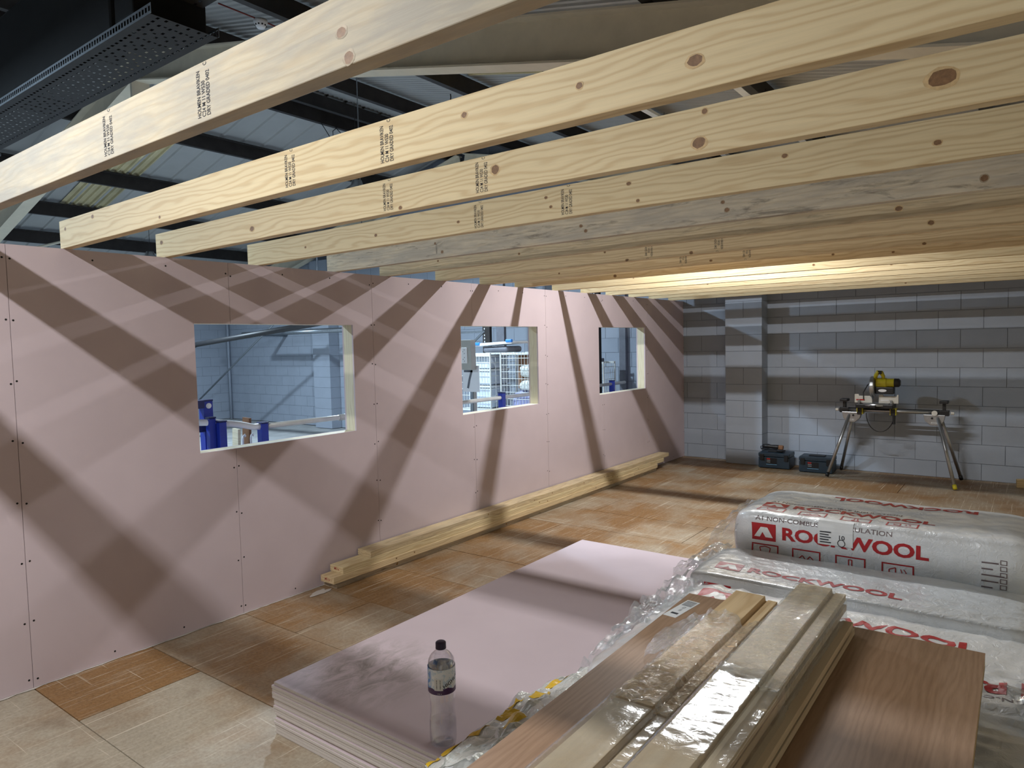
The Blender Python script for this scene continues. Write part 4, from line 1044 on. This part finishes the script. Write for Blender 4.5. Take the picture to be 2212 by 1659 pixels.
t = post('tall blue gate post with white bolt, left opening', -.70, 1.40, .07, 1.37)
MB().box(-.04, .04, -.6, -.03, 1.31, 1.368).build('gate_arm', NAVY, t, bevel=.004)
MB().box(-.0, .05, -.6, .03, 1.14, 1.19).build('gate_arm', NAVY, t, bevel=.004)
MB().lathe([(0, .012), (.012, .012), (.013, .008), (.02, .006), (.02, 0), (0, 0)], 16, (.036, .0, 1.325), ax='X').build('bolt', WHITEP, t)
t = thing('handrail', 'cream tubular handrail running outside the pink wall past the openings', 'handrail', (0, 0, 0))
MB().tube([(-.52, 1.70, 1.145), (-.52, 2.6, 1.14), (-.5, 4.6, 1.14), (-.5, 7.5, 1.14)], .021, 12).build('rail', RAILST, t, smooth=True)
MB().tube([(-.52, 2.46, 1.14), (-.52, 2.62, 1.14)], .027, 12).build('rail_sleeve', RAILST, t, smooth=True)
MB().tube([(-.62, 1.30, 1.215), (-.60, 1.42, 1.205), (-.56, 1.58, 1.175), (-.52, 1.66, 1.15), (-.52, 1.72, 1.15)], .024, 12).build('rail_end', WHITEP, t, smooth=True)
for i, (x, y, a, h, mt) in enumerate(((-1.2, 1.99, .05, 1.16, BROWNBOX), (-1.1, 1.84, -.05, 1.09, STUD))):
    tag(MB().box(-.045, .045, -.012, .012, 0, h).build('leaning_board', mt, None, (x, y, 0), (0, .06, a), bevel=.002), ('brown' if i == 0 else 'pale')+' board leaning upright behind the barrier, left opening', 'board')
for i in range(5):
    x, y = -.86-.05*(i % 2), 1.78+.035*i; 
    pts = [(x, y, .9), (x, y, 1.02), (x-.004, y+.006, 1.04), (x, y+.016, 1.05), (x+.004, y+.022, 1.035)]
    tag(MB().tube(pts, .006, 6).build('coat_hanger', WHITEP, None, smooth=True), f'white coat hanger hook, {ORDW[i+1]} from the left behind the barrier post', 'hanger', 'white hangers')
tag(MB().box(-.98, -.80, 1.70, 2.02, .0, .93).build('hanger_box', GREYPL, bevel=.02), 'grey bin holding white hangers behind the barrier', 'bin')
# pipework on and before the hall walls
tag(MB().tube([(-11.92, 8.33, 0), (-11.92, 8.33, 3.4)], .03, 10).build('wall_pipe', BLOCK, smooth=True), 'painted pipe rising up the far corner of the hall', 'pipe')
pts = [(-9.2, 5.9, 0.4), (-9.2, 5.9, 1.66), (-9.15, 5.9, 1.80), (-9.0, 5.9, 1.84), (-4.6, 5.9, 2.17)]
tag(MB().tube(pts, .05, 10).build('roof_pipe', WIRE, smooth=True), 'dark bent pipe crossing the top of the left opening', 'pipe')
tag(MB().tube([(-9.6, 8.398, 2.05), (-9.6, 7.3, 2.05), (-6.2, 7.3, 2.05), (-6.2, 8.398, 2.05)], .05, 8).build('service_pipe', GALV, smooth=True), 'horizontal pipe before the hall gable wall', 'pipe')
tag(MB().tube([(-12.1, 7.0, 0), (-6.6, 7.0, 3.0), (-6.6, 7.0, 4.4)], .02, 8).build('brace_cable', GALV, smooth=True), 'diagonal brace cable before the hall gable wall', 'cable')
# racking uprights
def upright(label, x, y, wd, mat, z1=3.0, holes=True):
    t = thing('rack_upright', label, 'rack', (x, y, 0))
    MB().box(-wd/2, wd/2, -.03, .03, 0, z1).build('column', mat, t, bevel=.003)
    if holes:
        for i in range(40):
            z = .8+.05*i
            if z < z1-.05: MB().box(-wd*.22-.008, -wd*.22+.008, -.0315, -.0295, z, z+.024).build('slot', WHITEP, t)
    return t
u = upright('dark slotted rack upright behind the cages, middle opening', -2.73, 7.2, .14, PURLIN)
upright('grey rack upright beside the dark slotted one, middle opening', -2.49, 7.25, .15, GREYPL, holes=False)
MB().box(-1.2, 0, -.02, .02, 1.90, 1.935).build('rack_beam', GALV, u)
MB().tube([(-.36, 0, 1.70), (-.02, -.035, 1.93)], .018, 6).build('rack_brace', GALV, u)
upright('black slotted rack upright at the left edge of the right opening', -.62, 6.95, .10, BLACKM)
tag(MB().box(-1.02, -.91, 8.32, 8.39, 0, 3).build('wall_strip', GREYPL, bevel=.004), 'grey square strip up the block wall, right opening', 'duct')  # tall plain grey box set against the block wall
# socket column and number sign
t = thing('socket_pillar', 'grey service pillar with twin socket, middle opening', 'socket', (-.94, 4.6, 0))
MB().box(-.075, .07, 0, .08, 1.44, 1.775).build('casing', SOCK, t, bevel=.004)
s_ = MB().box(-.065, .018, -.01, .001, 1.515, 1.69).build('socket_plate', WHITELAB, t, bevel=.004)
for k in range(2):
    for px, pz in ((-.04, .03), (-.02, .05), (-.02, .01)): MB().box(px-.003, px+.003, -.0112, -.0098, 1.525+k*.085+pz, 1.535+k*.085+pz).build('socket_hole', BLACKPL, s_)
MB().box(-.02, .02, .10, .14, 0, 1.60).build('conduit', SOCK, t); MB().box(-.03, .03, .08, .10, 1.5, 1.6).build('bracket', SOCK, t)
t = thing('number_sign', 'white sign with grey figure 7, middle opening', 'sign', (-.955, 4.685, 1.19))
MB().box(-.12, .122, 0, .004, 0, .295).build('sign_board', WHITEP, t)
MB().add([(p, -.001, q) for p, q in strokes([(-.10, .235), (.028, .235)], .028)[0]+strokes([(.018, .245), (-.02, .14), (-.045, .04)], .03)[0]], strokes([(-.10, .235), (.028, .235)], .028)[1]+[tuple(i+4 for i in f) for f in strokes([(.018, .245), (-.02, .14), (-.045, .04)], .03)[1]]).build('figure', DARKPRINT, t)
MB().box(-.02, .02, .004, .03, -1.185, 0).build('sign_post', GALV, t)
# wire cages
def cage(label, x0, x1, y0, y1, z0, z1, nx=6, nz_=8):
    t = thing('wire_cage', label, 'cage', (x0, y0, 0), 0, 'white wire cages')
    W, D = x1-x0, y1-y0
    MB().box(0, W, 0, .03, z1-.03, z1).build('top_rim', CAGEW, t, bevel=.004)
    MB().box(0, W, D-.03, D, z1-.03, z1).build('top_rim', CAGEW, t, bevel=.004)
    for x in (0, W): MB().tube([(x, 0, -.01), (x, 0, z1)], .012, 8).build('corner_post', CAGEW, t); MB().tube([(x, D, -.01), (x, D, z1)], .012, 8).build('corner_post', CAGEW, t)
    for i in range(1, nx): MB().tube([(W*i/nx, 0, z0), (W*i/nx, 0, z1)], .0032, 5).build('bar', CAGEW, t)
    k = 0; z = z0
    while z < z1-.02: MB().tube([(0, 0, z), (W, 0, z)], .0035, 5).build('bar', CAGEW, t); MB().tube([(W, 0, z), (W, D, z)], .0035, 5).build('bar', CAGEW, t); z += .092
    for i in range(1, 5): MB().tube([(W, D*i/5, z0), (W, D*i/5, z1)], .0032, 5).build('bar', CAGEW, t)
    MB().box(0, W, 0, D, z0-.03, z0).build('base', CAGEW, t); return t
cage('white wire cage with folded sacks, middle opening', -1.70, -.85, 6.2, 6.8, .79, 1.60, 17)
cage('white wire cage with clear boxes, middle opening', -2.42, -1.885, 6.2, 6.8, .82, 1.60, 11)
for i, (x0, x1, z0, z1, lb_) in enumerate(((-2.36, -1.92, .83, 1.14, 'lowest'), (-2.36, -1.94, 1.15, 1.37, 'middle'), (-2.34, -1.95, 1.38, 1.57, 'top'))):
    t = thing('storage_box', f'frosted white storage box, {lb_} in the wire cage', 'box', (x0, 6.26, z0), 0, 'storage boxes in the cage')
    MB().box(.012, x1-x0-.012, .012, .45, 0, z1-z0-.03).build('tub', WHITEBOX, t, bevel=.015); MB().box(0, x1-x0, 0, .46, z1-z0-.03, z1-z0).build('lid', WHITEP, t, bevel=.008)
t = thing('storage_tray', 'white tray with blue clips resting across the cages', 'tray', (-2.2, 6.22, 1.672))
MB().prism([(0, .02), (.68, .05), (.66, .085), (.02, .06)], lambda p, q, y: (p, y, q), 0, .4).build('tray_shell', WHITEP, t, bevel=.006)
for a, b in ((0, .12), (.58, .68)): MB().box(a, b, -.012, .03, .035+a*.06, .075+a*.06).build('clip', BLUELID, t, bevel=.008)
tag(MB().box(-2.05, -1.62, 6.25, 6.6, 1.603, 1.688).build('folded_case', GREYPL, bevel=.03), 'dark grey soft case under the white tray', 'case')
for i, (x0, x1, z0, z1, lb_) in enumerate(((-1.60, -1.38, 1.1, 1.56, 'left'), (-1.34, -.9, 1.36, 1.56, 'right'))):
    o = MB().box(x0, x1, 6.45, 6.75, z0, z1).build('cardboard_box', BROWNBOX, bevel=.004); tag(o, f'brown cardboard at the back of the wire cage, {lb_} piece', 'box')
def sack(label, x0, x1, y0, y1, z0, z1, mat, seed):
    rows = []; n = 20
    for i in range(n+1):
        th = PI*i/n; r_ = []
        for j in range(25):
            ph = 2*PI*j/24; sx, sy, sz = math.sin(th)*math.cos(ph), math.sin(th)*math.sin(ph), math.cos(th)
            f = lambda v: math.copysign(abs(v)**.55, v)
            p = Vector(((x0+x1)/2+f(sx)*(x1-x0)/2, (y0+y1)/2+f(sy)*(y1-y0)/2, (z0+z1)/2+f(sz)*(z1-z0)/2)); k = 1+.12*nz(p, 14, seed)
            c = Vector(((x0+x1)/2, (y0+y1)/2, (z0+z1)/2)); r_.append(c+(p-c)*k)
        rows.append(r_)
    return tag(MB().grid(rows).build('folded_sack', mat, smooth=True, weld=True), label, 'sack')
sack('pale folded sack, upper one in the wire cage', -1.46, -.88, 6.25, 6.5, 1.255, 1.44, CAGEW, 5)
sack('pale folded sack, lower one in the wire cage', -1.46, -.88, 6.25, 6.5, 1.08, 1.23, CAGEW, 9)
sack('lilac cloth bundle at the bottom of the wire cage', -1.62, -.88, 6.25, 6.6, .80, 1.08, LILAC, 13)
cage('wire cage side by the black rack upright, right opening', -1.18, -.98, 7.75, 8.1, .7, 1.42, 4)
tag(MB().box(-1.26, -1.1, 7.72, 8.0, 1.40, 1.47).build('cage_lid', GREYPL, bevel=.01), 'grey lid on the cage, right opening', 'lid')
